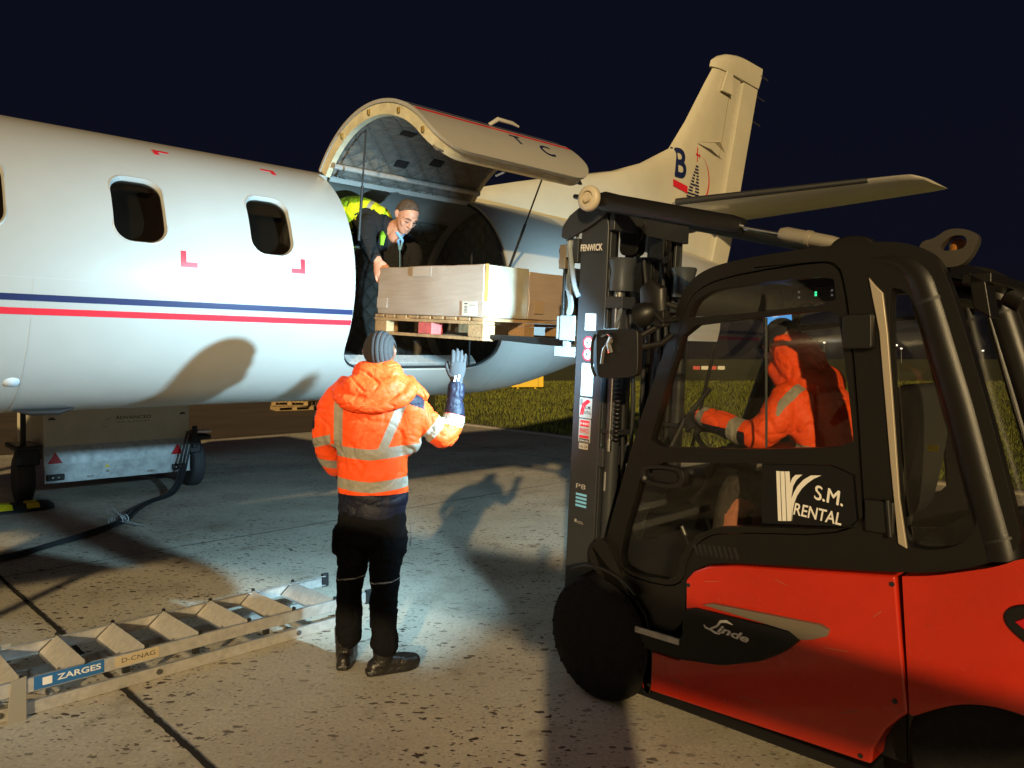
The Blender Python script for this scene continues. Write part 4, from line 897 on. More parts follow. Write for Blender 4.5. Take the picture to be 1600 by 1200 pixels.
sp.energy = 760; sp.color = (.46, .80, 1.0); sp.spot_size = radians(102); sp.spot_blend = .85; sp.shadow_soft_size = .03
so.parent = fk; so.location = P+Vector((.05, .004, -.015)); so.rotation_euler = Vector((1, .20, -.19)).to_track_quat('-Z', 'Y').to_euler()
s2 = bpy.data.objects.new('work_light', sp.copy()); COL.objects.link(s2); s2.data.energy = 420; s2.data.spot_size = radians(78); s2.parent = fk; s2.location = (P.x+.05, -P.y, P.z-.015); s2.rotation_euler = Vector((1, -.52, -.10)).to_track_quat('-Z', 'Y').to_euler()
mi = MB(); mi.plate(chaikin([(-.115, 1.775), (-.13, 1.79), (-.34, 1.785), (-.35, 1.77), (-.35, 1.60), (-.335, 1.572), (-.14, 1.56), (-.118, 1.585)], 2), y0=.70, y1=.735)
mio = mi.build('side_mirror', M_black, fk, bevel=.010, seg=3)
ml = MB(); ml.plate(rrect(-.335, -.135, 1.585, 1.77, .02), y0=.692, y1=.698); ml.build('mirror_glass', M_chrome, mio)
ml = MB(); ml.tube([tuple(v) for v in catmull([(-.155, .742, 1.755), (-.20, .748, 1.765), (-.215, .748, 1.73), (-.175, .748, 1.70), (-.16, .748, 1.63)], 5)], .008, 8); ml.tube([(-.215, .748, 1.75), (-.20, .75, 1.72), (-.21, .748, 1.68)], .012, 8); ml.build('mirror_bracket', M_chrome, mio)
ml = MB(); ml.tube([tuple(v) for v in catmull([(-.118, .742, 1.765), (-.10, .742, 1.72), (-.098, .742, 1.62), (-.118, .742, 1.575)], 6)], .007, 8); ml.build('mirror_rim', M_black, mio); ml = MB(); ml.tube([(-.33, .71, 1.70), (-.39, .62, 1.72), (-.41, .56, 1.76)], .013, 8); ml.build('mirror_arm', M_black, mio); ml = MB(); ml.tube([(-.33, .70, 1.75), (-.38, .62, 1.80), (-.42, .55, 1.84)], .013, 8); ml.build('mirror_arm', M_black, mio)
# inner mirror pair seen through the glass
for (x, y, z) in ((-.42, -.20, 1.80), ): 
    pass
im_ = MB(); im_.plate(chaikin([(-.40, 1.74), (-.60, 1.76), (-.62, 1.72), (-.55, 1.60), (-.46, 1.54), (-.42, 1.62)], 2), y0=-.42, y1=-.38); im_.build('rear_view_mirror', mat('mirror shell', (.10, .11, .115), .2, .3), fk, bevel=.01)
# carriage, backrest, forks
cg = MB(); X = MX0+.02
for z0, z1 in ((1.70, 1.86), (2.02, 2.11)): cg.bb(X+.05, X+.085, -.42, .34, z0, z1)
for y in (-.2, .2): cg.bb(X+.0, X+.05, y-.02, y+.02, 1.65, 2.3)
cgo = mb_build(cg, 'fork_carriage', mat('carriage grey paint', (.22, .25, .27), .4, .2, var=.3, vscale=12), bevel=.004)
sh = MB(); sh.bb(X+.0, X+.10, .335, .352, 1.75, 1.885); sh.bb(X+.085, X+.13, .30, .345, 1.755, 1.88); sh.build_ = None
mb_build(sh, 'side_shift_plate', mat('pale grey casting', (.20, .22, .23), .45, .2), cgo, bevel=.003)
sh = MB()
for z0, z1, dx in ((1.80, 1.83, 0), (1.76, 1.785, 0), (2.17, 2.19, .01), (2.225, 2.25, .01)): sh = MB(); sh.bb(X+.125+dx, X+.135+dx, .31, .335, z0, z1); mb_build(sh, 'carriage_slot', M_dark, cgo)
sh = MB(); sh.bb(X+.09, X+.135, .29, .345, 2.14, 2.27); mb_build(sh, 'upper_bracket', mat('tan bracket', (.22, .17, .11), .5, .3), cgo, bevel=.003)
arm = MB(); arm.plate(chaikin([(X+.045, 2.22), (X+.075, 2.18), (X+.07, 2.10), (X+.085, 2.03), (X+.055, 1.95), (X+.075, 1.885), (X+.035, 1.885), (X+.025, 1.95), (X+.05, 2.02), (X+.03, 2.08), (X+.042, 2.15), (X+.02, 2.2)], 2), y0=.325, y1=.34); mb_build(arm, 'curved_bracket', mat('pale grey casting', (.34, .37, .38), .45, .2), cgo, bevel=.003)
arm = MB(); arm.plate(chaikin([(X+.125, 2.15), (X+.125, 2.06), (X+.105, 1.98), (X+.13, 1.92), (X+.12, 1.88), (X+.085, 1.88), (X+.085, 1.95), (X+.07, 2.0), (X+.085, 2.07), (X+.09, 2.15)], 2), y0=.30, y1=.32); mb_build(arm, 'curved_bracket', M_steel, cgo, bevel=.003)
hl = MB(); hl.tube([tuple(v) for v in catmull([(X+.06, .345, 2.25), (X+.03, .355, 2.14), (X+.0, .36, 2.04), (X-.03, .362, 1.99)], 6)], .014, 8); hl.tube([tuple(v) for v in catmull([(X+.075, .335, 2.26), (X+.075, .335, 2.36), (X+.055, .335, 2.385), (X+.02, .335, 2.37), (X+.015, .335, 2.28)], 6)], .006, 8); hl.tube([tuple(v) for v in catmull([(X+.055, .33, 2.27), (X+.058, .33, 2.35), (X+.03, .33, 2.345), (X+.025, .33, 2.28)], 6)], .006, 8)
hl.cyl((X+.07, .335, 2.20), (X+.07, .335, 2.31), .018, n=12); mb_build(hl, 'carriage_hoses', mat('grey blue hose', (.24, .28, .31), .45), cgo)
bk = MB(); bk.bb(X+.0, X+.04, .29, .345, 2.17, 2.30); bk.bb(X+.015, X+.05, .28, .345, 2.06, 2.14); mb_build(bk, 'valve_block', M_mast, cgo, bevel=.004)
for y in (-.38, -.15, .1, .33): br = MB(); br.bb(X+.09, X+.105, y-.012, y+.012, 1.84, 2.14); mb_build(br, 'backrest_bar', M_fork, cgo, bevel=.003)
for y in (.20, -.36):
    f = MB(); f.bb(X+.085, X+.125, y-.05, y+.05, 1.72, 2.12)
    f.rings([[Vector((x, y-.05, 1.755-t)), Vector((x, y+.05, 1.755-t)), Vector((x, y+.05, 1.755)), Vector((x, y-.05, 1.755))] for x, t in ((X+.085, .045), (X+.4, .04), (X+1.0, .02), (X+1.18, .01))]); mb_build(f, 'fork', M_fork, cgo, bevel=.004)
fb = MB(); fb.bb(X-.01, X+.14, .24, .345, 1.66, 1.715); mb_build(fb, 'fork_guide_plate', mat('pale blue grey steel', (.22, .24, .26), .4, .3), cgo, bevel=.003)
# stickers on the mast channel
def stk(name, x0, x1, z0, z1, m, dy=0.0, rad=.004):
    s = MB(); s.plate(rrect(min(x0, x1), max(x0, x1), z0, z1, rad, 3), y0=.3505+dy, y1=.3515+dy); return mb_build(s, name, m, omo)
def lx(x, z, dx=0): return x
xc = .335
stk('label', xc-.045, xc+.028, 1.81, 1.90, M_paper)
for z in (1.745, 1.683):
    s = MB(); s.lathe([(.034, 0), (.034, .0012), (.026, .0013), (.026, 0)], (xc, .3505, z), (0, 1, 0), n=28, closed=True); mb_build(s, 'prohibition_ring', M_redp, omo)
    s = MB(); s.lathe([(.027, 0), (.027, .001), (.0005, .001)], (xc, .3505, z), (0, 1, 0), n=24); mb_build(s, 'prohibition_disc', M_paper, omo)
    s = MB(); s.box((xc, .352, z), (.045, .001, .005), rot=(0, .8, 0)); s.box((xc+.008, .3522, z+.004), (.008, .001, .014)); s.box((xc-.008, .3522, z-.008), (.012, .001, .006)); mb_build(s, 'prohibition_pictogram', M_ink, omo)
stk('load_chart', xc-.045, xc+.035, 1.462, 1.635, mat('chart label', (.50, .52, .53), .5))
s = MB()
for i in range(4): s.bb(xc-.003, xc+.001, .3518, .3522, 1.49+i*.02, 1.497+i*.02)
mb_build(s, 'chart_print', M_ink, omo)
stk('rental_sticker', xc-.046, xc+.038, 1.345, 1.452, M_paper); s = MB()
s.plate([(xc+.032, 1.36), (xc+.022, 1.36), (xc+.010, 1.41), (xc-.03, 1.442), (xc-.012, 1.445), (xc+.015, 1.425), (xc+.028, 1.39)], y0=.3518, y1=.3524); s.plate([(xc+.018, 1.36), (xc+.011, 1.36), (xc-.002, 1.41), (xc-.038, 1.435), (xc-.022, 1.44), (xc+.004, 1.42), (xc+.014, 1.39)], y0=.3518, y1=.3524); mb_build(s, 'sticker_swoosh', M_redp, omo)
def mtext(txt, x0, x1, z, h, m, b=.02, dy=.3519, name='sticker_text'):
    s = MB(); fit_text(s, txt, (x0, z), (x1, z), h, dy, b); mb_build(s, name, m, omo, recalc=False)
mtext('S.M.', xc+.0, xc-.042, 1.393, .018, M_ink); mtext('RENTAL', xc+.020, xc-.044, 1.366, .018, M_ink)
for i in range(3): 
    s = MB(); s.bb(xc+.030-.006*i, xc+.033-.006*i, .3518, .3523, 1.41, 1.447); mb_build(s, 'sticker_bar', M_ink, omo)
stk('phone_sticker', xc-.044, xc+.036, 1.215, 1.34, M_paper); stk('red_band', xc-.036, xc+.028, 1.300, 1.332, M_redp, .0012); mtext('01 48 63 42', xc+.026, xc-.034, 1.308, .014, M_letter, dy=.3530)
stk('red_band', xc-.036, xc+.030, 1.238, 1.252, M_redp, .0012); mtext('FENWICK', xc+.028, xc-.034, 1.264, .026, M_redp, dy=.3525)
stk('black_band', xc-.038, xc+.030, 1.217, 1.234, M_ink, .0013); mtext('rental.com', xc+.026, xc-.034, 1.221, .009, M_letter, dy=.3532)
stk('number_label', xc-.032, xc+.030, 1.178, 1.210, mat('aged label', (.42, .38, .30), .6)); mtext('AAS 204', xc+.027, xc-.029, 1.185, .016, M_ink, .005)
mtext('FENWICK', xc+.062, xc-.085, 2.225, .036, M_letter, .03, dy=.3760, name='maker_name')
mtext('P8', xc+.035, xc-.030, .965, .026, M_paper, .0)
for i in range(4): stk('blue_bar', xc-.040, xc+.034, .868+.020*i, .880+.020*i, M_ltblue, rad=.001)
s = MB(); s.bb(xc+.022, xc+.034, .3505, .3515, .782, .798); s.bb(xc-.02, xc+.018, .3505, .3515, .787, .789); s.bb(xc-.026, xc+.018, .3505, .3515, .779, .781); mb_build(s, 'small_label', M_paper, omo)
# cab interior
st = MB(); st.plate(chaikin([(-.66, .86), (-1.14, .86), (-1.18, .96), (-1.12, 1.0), (-.68, .98)], 2), y0=-.25, y1=.25); seat = st.build('seat_cushion', M_blackcloth, fk, bevel=.03, seg=3)
st = MB(); st.plate(chaikin([(-1.10, .98), (-1.16, 1.25), (-1.22, 1.52), (-1.28, 1.56), (-1.34, 1.52), (-1.30, 1.2), (-1.24, .96)], 2), y0=-.23, y1=.23); st.build('seat_back', mat('grey seat shell', (.035, .036, .036), .4), fk, bevel=.03, seg=3)
st = MB(); st.plate(chaikin([(-.72, 1.10), (-1.12, 1.12), (-1.14, 1.06), (-.74, 1.04)], 1), y0=-.36, y1=-.28); st.plate(rrect(-.80, -.70, 1.12, 1.2, .02), y0=-.35, y1=-.29); st.build('armrest', M_black, fk, bevel=.01)
sw = MB(); Cx = Vector((-.36, 0, 1.20)); axw = Vector((-.55, 0, .83)).normalized(); a_ = Vector((0, 1, 0)); b_ = axw.cross(a_)
sw.rings([[Cx+(a_*cos(t)+b_*sin(t))*(.16+.014*cos(k))+axw*.014*sin(k) for k in np.linspace(0, 2*pi, 9)[:-1]] for t in np.linspace(0, 2*pi, 33)[:-1]], loop=True)
sw.tube([Cx-a_*.15, Cx, Cx+a_*.15], .012, 8); sw.tube([Cx, Cx-axw*.35], .025, 10); sw.tube([Cx+a_*.11+b_*.1, Cx+a_*.11+b_*.1+axw*.06], .02, 10); sw.build('steering_wheel', M_black, fk)
for y in (.12, -.12): pd = MB(); pd.box((-.30, y, .56), (.02, .08, .12), rot=(0, -.5, 0)); pd.tube([(-.18, y, .80), (-.29, y, .58)], .012, 8); pd.build('pedal', M_steel, fk, bevel=.004)
sc = MB(); sc.box((-.66, 0.03, 1.845), (.15, .018, .095), rot=(0, .06, 0)); sc.tube([(-.66, .0, 1.89), (-.66, 0, 1.98)], .012, 8); sco = sc.build('display_screen', M_black, fk, bevel=.006)
sc = MB(); sc.box((-.66, .0405, 1.843), (.13, .003, .075), rot=(0, .06, 0)); sc.build('screen_face', mat('lit blue display', (.02, .1, .2), .3, emit=(.10, .42, .95), estr=.75), sco)
sc = MB(); sc.plate([(-.625, 1.868), (-.629, 1.868), (-.631, 1.850), (-.66, 1.853), (-.66, 1.857), (-.634, 1.855)], y0=.0425, y1=.0432); sc.plate(rrect(-.695, -.688, 1.862, 1.868, .003), y0=.0425, y1=.0432); sc.build('screen_print', mat('display print', (.6, .8, .9), .4, emit=(.6, .85, 1), estr=.8), sco)
lc = MB(); lc.box((-.93, .2, 1.935), (.24, .05, .07)); lco = lc.build('switch_panel', M_black, fk, bevel=.008)
for i, (dx, dz, m_) in enumerate(((.0, .005, 1), (.0, -.006, 1), (.075, .012, 0), (.075, -.012, 0), (-.07, .010, 0), (-.07, -.010, 0), (-.09, .010, 0), (-.09, -.010, 0))):
    d = MB(); d.box((-.92+dx, .2265, 1.935+dz), (.008, .003, .008)); d.build('indicator', mat('green indicator', (.0, .3, .1), .4, emit=(.05, .9, .35), estr=1.6) if m_ else mat('pale switch legend', (.3, .3, .3), .5, emit=(.5, .5, .5), estr=.15), lco)
yl = MB(); yl.plate(rrect(-1.425, -1.385, 1.30, 1.325, .002), y0=.30, y1=.303); yl.build('yellow_tag', M_yellow, fk)
# ------------------------------------------------------------ load on the forks
Tl = T_
def euro_pallet(name, label, T, x0=1.20, x1=2.34, y0=-.50, y1=.31, zt=1.855, group=None, pink=True, wood=None):
    """blocks, stringers, top and bottom boards; x length runs along the forks"""
    wood = wood or M_wood; t = thing(name, label, 'pallet', (0, 0, 0), 0, group)
    Ln = x1-x0; W = y1-y0; rng = random.Random(5)
    b = MB()
    nb = 9; bw = Ln/nb*.80
    for i in range(nb):
        xa = x0+(Ln-bw)*i/(nb-1); b.bb(xa, xa+bw, y0, y1, zt-.020+rng.uniform(-.002, .002), zt)
    b.build('top_boards', wood, t, bevel=.002, T=T)
    b = MB()
    for y in (y0+.045, (y0+y1)/2, y1-.045): b.bb(x0, x1, y-.05, y+.05, zt-.042, zt-.021)
    b.build('stringer_boards', wood, t, bevel=.002, T=T)
    for xi, xx in enumerate((x0+.07, (x0+x1)/2, x1-.07)):
        for yi, y in enumerate((y0+.05, (y0+y1)/2, y1-.05)):
            k = MB(); k.bb(xx-.07, xx+.07, y-.05, y+.05, zt-.120, zt-.043); k.build('block', M_pinkw if (pink and xi == 1 and yi == 2) else wood, t, bevel=.003, T=T)
    b = MB()
    for y in (y0+.05, (y0+y1)/2, y1-.05): b.bb(x0, x1, y-.05, y+.05, zt-.141, zt-.121)
    b.build('bottom_boards', wood, t, bevel=.002, T=T)
    return t
pt = euro_pallet('wooden_pallet', 'wooden pallet with a pink block, lifted on the forks under the wrapped boxes', Tl); pt.location = (.824, 4.134, 0); pt.rotation_euler = (0, 0, radians(135))
def cardboard_mat():
    m = bpy.data.materials.new('wrapped brown cardboard'); m.use_nodes = True; N = m.node_tree.nodes; Lk = m.node_tree.links; p = N['Principled BSDF']
    tc = N.new('ShaderNodeTexCoord'); mp = N.new('ShaderNodeMapping'); mp.inputs['Scale'].default_value = (2, 2, 30); Lk.new(tc.outputs['Object'], mp.inputs[0])
    n = N.new('ShaderNodeTexNoise'); n.inputs['Scale'].default_value = 1.6; n.inputs['Detail'].default_value = 6; n.inputs['Distortion'].default_value = 1.2; Lk.new(mp.outputs[0], n.inputs['Vector'])
    r = N.new('ShaderNodeValToRGB'); r.color_ramp.elements[0].color = (.34, .25, .19, 1); r.color_ramp.elements[1].color = (.46, .36, .29, 1); Lk.new(n.outputs['Fac'], r.inputs[0]); Lk.new(r.outputs[0], p.inputs['Base Color'])
    p.inputs['Roughness'].default_value = .55; p.inputs['Coat Weight'].default_value = .8; p.inputs['Coat Roughness'].default_value = .12
    b = N.new('ShaderNodeBump'); b.inputs['Strength'].default_value = .45; b.inputs['Distance'].default_value = .012; Lk.new(n.outputs['Fac'], b.inputs['Height']); Lk.new(b.outputs[0], p.inputs['Coat Normal'])
    b2 = N.new('ShaderNodeBump'); b2.inputs['Strength'].default_value = .15; b2.inputs['Distance'].default_value = .01; Lk.new(n.outputs['Fac'], b2.inputs['Height']); Lk.new(b2.outputs[0], p.inputs['Normal'])
    return m
M_card = cardboard_mat()
M_film = mat('stretch film sheet', (.44, .40, .31), .35, var=.3, vscale=5, coat=.4)
def carton(name, label, x0, x1, y0, y1, z0, z1, m):
    t = thing(name, label, 'cardboard box', (.824, 4.134, 0), radians(135), 'shrink wrapped boxes on the raised pallet')
    b = MB(); n = 14
    def P(x, y, z): 
        w = .007*noise.noise(Vector((x*6, y*6, z*9))); return (x+w, y+w, z+w*.5)
    # subdivided box so that the film wrinkles
    for ax_, v in (('x', x0), ('x', x1), ('y', y0), ('y', y1), ('z', z0), ('z', z1)):
        g = []
        for i in range(n+1):
            for j in range(n+1):
                s, u = i/n, j/n
                if ax_ == 'x': g.append(P(v, y0+(y1-y0)*s, z0+(z1-z0)*u))
                elif ax_ == 'y': g.append(P(x0+(x1-x0)*s, v, z0+(z1-z0)*u))
                else: g.append(P(x0+(x1-x0)*s, y0+(y1-y0)*u, v))
        b.add(g, [(i*(n+1)+j, i*(n+1)+j+1, (i+1)*(n+1)+j+1, (i+1)*(n+1)+j) for i in range(n) for j in range(n)])
    me = bpy.data.meshes.new('carton'); me.from_pydata([tuple(T_ @ Vector(p)) for p in b.v], [], b.f); bm = bmesh.new(); bm.from_mesh(me); bmesh.ops.remove_doubles(bm, verts=bm.verts, dist=.0005); bmesh.ops.recalc_face_normals(bm, faces=bm.faces); bm.to_mesh(me); bm.free(); me.materials.append(m); smooth_edges(me, 40)
    o = bpy.data.objects.new('carton', me); COL.objects.link(o); o.parent = t; bv = o.modifiers.new('b', 'BEVEL'); bv.width = .006; bv.segments = 2; bv.limit_method = 'ANGLE'; bv.angle_limit = radians(50)
    return t
c1 = carton('cardboard_box', 'long brown box in clear film nearest the camera, under the loader\'s hand', 1.215, 2.325, -.09, .305, 1.858, 2.185, M_card)
c2 = carton('cardboard_box', 'brown box in clear film behind the long one, next to the forklift carriage', 1.22, 2.30, -.485, -.10, 1.858, 2.17, M_card)
def lab(par, nm, plane, a0, a1, z0, z1, d, m):
    s = MB()
    if plane == 'y': s.plate([(a0, z0), (a1, z0), (a1, z1), (a0, z1)], y0=d, y1=d+.002)
    else: s.plate([(a0, z0), (a1, z0), (a1, z1), (a0, z1)], y0=d-.002, y1=d, plane='yz')
    return s.build(nm, m, par, T=T_)
M_lab2 = mat('film covered label', (.46, .36, .29), .3, coat=.8)
lab(c1, 'shipping_label', 'y', 1.72, 1.92, 2.115, 2.185-.004, .311, M_lab2); lab(c1, 'shipping_label', 'y', 1.26, 1.40, 1.865, 1.955, .311, mat('cream label', (.55, .48, .40), .5)); lab(c1, 'shipping_label', 'y', 2.20, 2.32, 1.90, 1.97, .311, M_lab2)
lab(c1, 'shipping_label', 'x', .21, .30, 1.872, 1.955, 1.209, M_paper)
for i in range(5):
    l = MB(); l.bb(1.35, 1.38-.003*(i % 2), .3132, .3136, 1.885+.009*i, 1.889+.009*i); l.build('label_print', M_ink, c1, T=T_)
l = MB(); l.bb(1.28, 1.335, .3132, .3136, 1.93, 1.933); l.bb(1.35, 1.38, .3132, .3136, 1.937, 1.944); l.build('label_print', M_ink, c1, T=T_)
lab(c1, 'film_wrap', 'x', -.08, .275, 1.862, 2.182, 1.2105, M_film); lab(c2, 'shipping_label', 'x', -.24, -.15, 1.90, 1.985, 1.214, mat('tan label', (.40, .28, .18), .5))
tp = MB(); tp.plate([(.302, 1.86), (.302, 2.188), (.272, 2.188), (.272, 1.86)], y0=1.2085, y1=1.210, plane='yz'); tp.build('brown_tape', mat('brown tape', (.36, .17, .05), .25, coat=.5), c1, T=T_)

# ------------------------------------------------------------ ladder lying on the apron
ld = thing('aluminium_ladder', 'folded aluminium step ladder lying flat on the concrete behind the worker\'s feet', 'ladder', (-1.36, 5.13, 0), radians(225))
LL = 3.6; W0, W1 = .02, .52   # near rail at +y ... local +x runs to the lower left
def rail(y, z0, z1, x0, x1, dx=0.):
    r = MB(); w = .022
    s = 1 if y > .27 else -1
    r.bb(x0, x1, y-.002, y+.002, z0, z1); r.bb(x0, x1, y-s*.0-(w if s > 0 else 0), y+(0 if s > 0 else w), z0, z0+.004); r.bb(x0, x1, y-(w if s > 0 else 0), y+(0 if s > 0 else w), z1-.004, z1); return r
for y in (0., .52): rail(y, .118, .182, -.12, LL).build('rail', M_alu, ld, bevel=.0015)
for y in (.03, .49): rail(y, .004, .062, -.02, 2.05).build('rail', M_alu, ld, bevel=.0015)
for y in (0., .52):
    e_ = MB(); e_.bb(-.15, -.10, y-.012, y+.012, .108, .196); e_.build('end_cap', M_dark, ld, bevel=.005)
for i in range(9):
    x = .12+.275*i
    s = MB(); a = radians(62)
    p0 = Vector((x, 0, .192)); d = Vector((sin(.5), 0, -cos(.5)))
    hh = .105; s.add([(x, .004, .19), (x, .516, .19), (x+.085, .516, .118), (x+.085, .004, .118), (x+.006, .004, .187), (x+.006, .516, .187), (x+.089, .516, .115), (x+.089, .004, .115)], [(0, 1, 2, 3), (4, 7, 6, 5), (0, 4, 5, 1), (1, 5, 6, 2), (2, 6, 7, 3), (3, 7, 4, 0)])
    so_ = s.build('step', M_alu2, ld)
    for y in (.006, .514):
        c = MB(); c.cyl((x-.002, y-.006, .194), (x-.002, y+.006, .194), .010, n=8); c.tube([(x-.004, y, .192), (x+.088, y, .116)], .005, 6); c.build('rubber_edge', M_dark, so_)
for i in range(6):
    r = MB(); r.cyl((.30+.33*i, .03, .04), (.30+.33*i, .49, .04), .016, n=10); r.build('rung', M_alu, ld)
for x in (.35, 1.15, 1.85):
    b = MB(); b.cyl((x, .486, .036), (x, .500, .036), .014, n=12); b.cyl((x, .505, .036), (x, .494, .036), .007, n=8); b.build('rivet', M_steel, ld)
for pl_, ya, yb in (([(1.75, -.002), (1.75, .20), (1.81, .19), (1.83, .0)], .522, .530), ([(1.70, .10), (1.70, .20), (1.80, .20), (1.78, .10)], -.012, -.003)): bq = MB(); bq.plate(pl_, y0=ya, y1=yb); bq.build('hinge_bracket', mat('pale bracket', (.26, .24, .20), .5), ld, bevel=.002)
for x in (.55, .95, 1.3): 
    b = MB(); b.bb(x, x+.035, .502, .524, .086, .118); b.build('spacer', M_dark, ld, bevel=.003)
tr2 = MB(); tr2.plate([(1.62, .18), (2.02, .12), (1.78, .30)], y0=.0, y1=.01); 
stq = MB(); stq.plate([(1.42, .122), (1.72, .122), (1.72, .184), (1.42, .184)], y0=.5225, y1=.5235); stq.build('blue_sticker', M_blue, ld)
tq = MB(); fit_text(tq, 'ZARGES', (1.625, .142), (1.435, .142), .028, .5242, .02)
tq.v = [(1.955+1.765-x if False else x, y, z) for x, y, z in tq.v]; tq.build('sticker_text', M_letter, ld, recalc=False)
tq = MB(); tq.plate(rrect(1.645, 1.685, .136, .172, .002), y0=.5237, y1=.5242); tq.build('sticker_emblem', M_letter, ld)
stq = MB(); stq.plate([(1.16, .128), (1.37, .128), (1.37, .180), (1.16, .180)], y0=.5225, y1=.5235); stq.build('tape_label', mat('masking tape', (.45, .37, .24), .7), ld)
tq = MB(); fit_text(tq, 'D-CNAG', (1.34, .143), (1.18, .143), .022, .5242, .0); tq.build('handwritten_text', M_ink, ld, recalc=False)

# ------------------------------------------------------------ ground power cart
gp = thing('ground_power_cart', 'beige and galvanised power cart on two tyres, parked behind the fuselage', 'power cart', (-5.33, 8.64, 0), radians(41.8))
b = MB(); b.bb(.05, 1.66, .0, 1.6, .50, 1.42); gb = b.build('cabinet', M_beige, gp, bevel=.015)
b = MB(); b.plate([(-.012, .40), (-.012, .53), (.0, .66), (.02, .66), (.02, .40)], y0=.05, y1=1.66, plane='yz'); b.build('galvanised_top_panel', M_galv, gp, bevel=.004)
b = MB(); b.plate([(.055, .24), (.055, .435), (1.655, .435), (1.655, .24)][::1], y0=-.03, y1=-.012); gl = b.build('bumper_panel', M_galv, gp, bevel=.005)
b = MB(); b.bb(.055, 1.655, -.036, -.028, .425, .438); b.bb(.055, 1.655, -.036, -.028, .24, .25); b.build('panel_lip', M_galv, gl)
b = MB(); b.bb(.055, 1.655, -.03, .30, .44, .53); 
for x in (.16, 1.50):
    b = MB(); b.plate([(x-.075, .46), (x+.075, .46), (x, .59)], y0=-.038, y1=-.030); b.build('reflector_triangle', M_refred, gp, bevel=.004)
    b = MB(); b.bb(x-.09+(-.0 if x < 1 else .02), x+.09, -.075, -.03, .27, .34); bb_ = b.build('rubber_bumper', M_dark, gp, bevel=.01)
    for dx in (-.03, .03): b = MB(); b.cyl((x+dx, -.080, .305), (x+dx, -.072, .305), .008, n=8); b.build('bolt', M_chrome, bb_)
b = MB(); b.bb(.78, .98, -.036, -.030, .29, .38); pq = b.build('number_plate', M_galv, gp, bevel=.003)
for x in (.84, .92): b = MB(); b.cyl((x, -.042, .325), (x, -.036, .325), .010, n=10); b.build('plate_bolt', M_paper, pq)
b = MB(); b.plate([(.67, .37), (.73, .37), (.70, .41)], y0=-.033, y1=-.029); b.build('warning_triangle', M_yellow, gp)
for x in (.52, .70, 1.18): b = MB(); b.box((x, -.045, .285 if x != .7 else .33), (.07 if x != .7 else .03, .02, .022)); b.build('latch', M_chrome, gp, bevel=.004)
for x in (.13, 1.57): b = MB(); b.tube([(x-.035, -.008, .96), (x, -.02, .97), (x+.035, -.008, .96)], [.006, .014, .006], 8); b.build('door_latch', M_dark, gb)
def gtext(txt, x0, x1, z, h, b_=.0): s = MB(); vs, fs = text_geo(txt, 1., b_); us = [u for u, v in vs]; vv = [v for u, v in vs]; W = max(us)-min(us); Hh = max(vv)-min(vv); s.add([(x0+(u-min(us))*(x1-x0)/W, -.0015, z+(v-min(vv))*h/Hh) for u, v in vs], fs); s.build('cabinet_text', M_ink, gb, recalc=False)
gtext('A', .80, .845, .925, .050, .01); gtext('DVANCED', .85, 1.20, .925, .040, .01); gtext('AIR SUPPORT', .81, 1.19, .885, .016, .0)
em = MB()
for i in range(3):
    y = .925-.035*i; em.add([(.61+.02*i, -.0015, y-.03), (.67, -.0015, y-.012), (.77, -.0015, y+.045-.01*i), (.70, -.0015, y-.002)], [(0, 1, 2, 3)])
em.build('cabinet_emblem', M_ink, gb, recalc=False)
for x in (-.10, 1.79):
    w = MB(); w.lathe([(.14, -.08), (.24, -.085), (.285, -.07), (.30, -.05), (.302, 0), (.30, .05), (.285, .07), (.24, .085), (.14, .08)], (x, .28, .302), (1, 0, 0), n=36)
    for dx in (-.03, 0, .03): w.lathe([(.303, dx-.004), (.305, dx), (.303, dx+.004)], (x, .28, .302), (1, 0, 0), n=36)
    wo = w.build('tyre', mat('cart tyre rubber', (.035, .038, .042), .7), gp, ang=50)
    w = MB(); w.lathe([(.14, -.06), (.12, -.02), (.001, -.02)], (x, .28, .302), (1, 0, 0), n=24); w.lathe([(.14, .06), (.12, .02), (.001, .02)], (x, .28, .302), (1, 0, 0), n=24); w.build('rim', M_steel, wo)
    f = MB(); f.bb(x-.13, x+.13, -.05, .62, .62, .68); f.bb(x-.12, x+.02 if x > 0 else x+.12, .0, .10, .45, .64); f.build('mudguard', M_dark, gp, bevel=.02)
w = MB(); w.bb(1.70, 1.92, -.04, .10, .70, .735); w.build('side_lamp', mat('white side lamp', (.8, .78, .7), .3), gp, bevel=.008)
w = MB(); w.bb(1.68, 1.74, -.06, -.02, .52, .80); w.build('cable_hook', M_dark, gp, bevel=.008); w = MB(); w.bb(-.15, -.10, .1, .16, .66, 1.1); w.build('tow_bar', M_dark, gp, bevel=.008)
# cable bundle
cbm = MB(); base = [(-4.03, 9.62, .74), (-4.05, 9.50, .45), (-4.02, 9.32, .22), (-4.03, 9.05, .06), (-4.12, 8.7, .025), (-4.05, 8.2, .025), (-3.90, 7.66, .025), (-3.95, 7.1, .025), (-4.03, 6.7, .025), (-4.16, 6.25, .025), (-4.6, 5.9, .025), (-5.1, 5.7, .025), (-5.6, 5.6, .025)]
for k, (dx, dz) in enumerate(((0, 0), (.034, .0), (.016, .026), (-.028, .006))):
    pts = [(x+dx+.02*noise.noise(Vector((i*.7, k*3.1, 0))), y+dx*.4+.02*noise.noise(Vector((i*.9, k*2.3, 5))), max(.018, z+dz*.8+(.0 if i > 3 else 0))) for i, (x, y, z) in enumerate(base)]
    cbm.tube([tuple(v) for v in catmull(pts, 8)], .0145, 8)
cb_ = cbm.build('power_cable', mat('black cable jacket', (.020, .021, .024), .5)); tag(cb_, 'thick black cable bundle running over the concrete from the power cart', 'cable')
tw_ = MB(); P0 = Vector((-3.92, 7.62, .045))
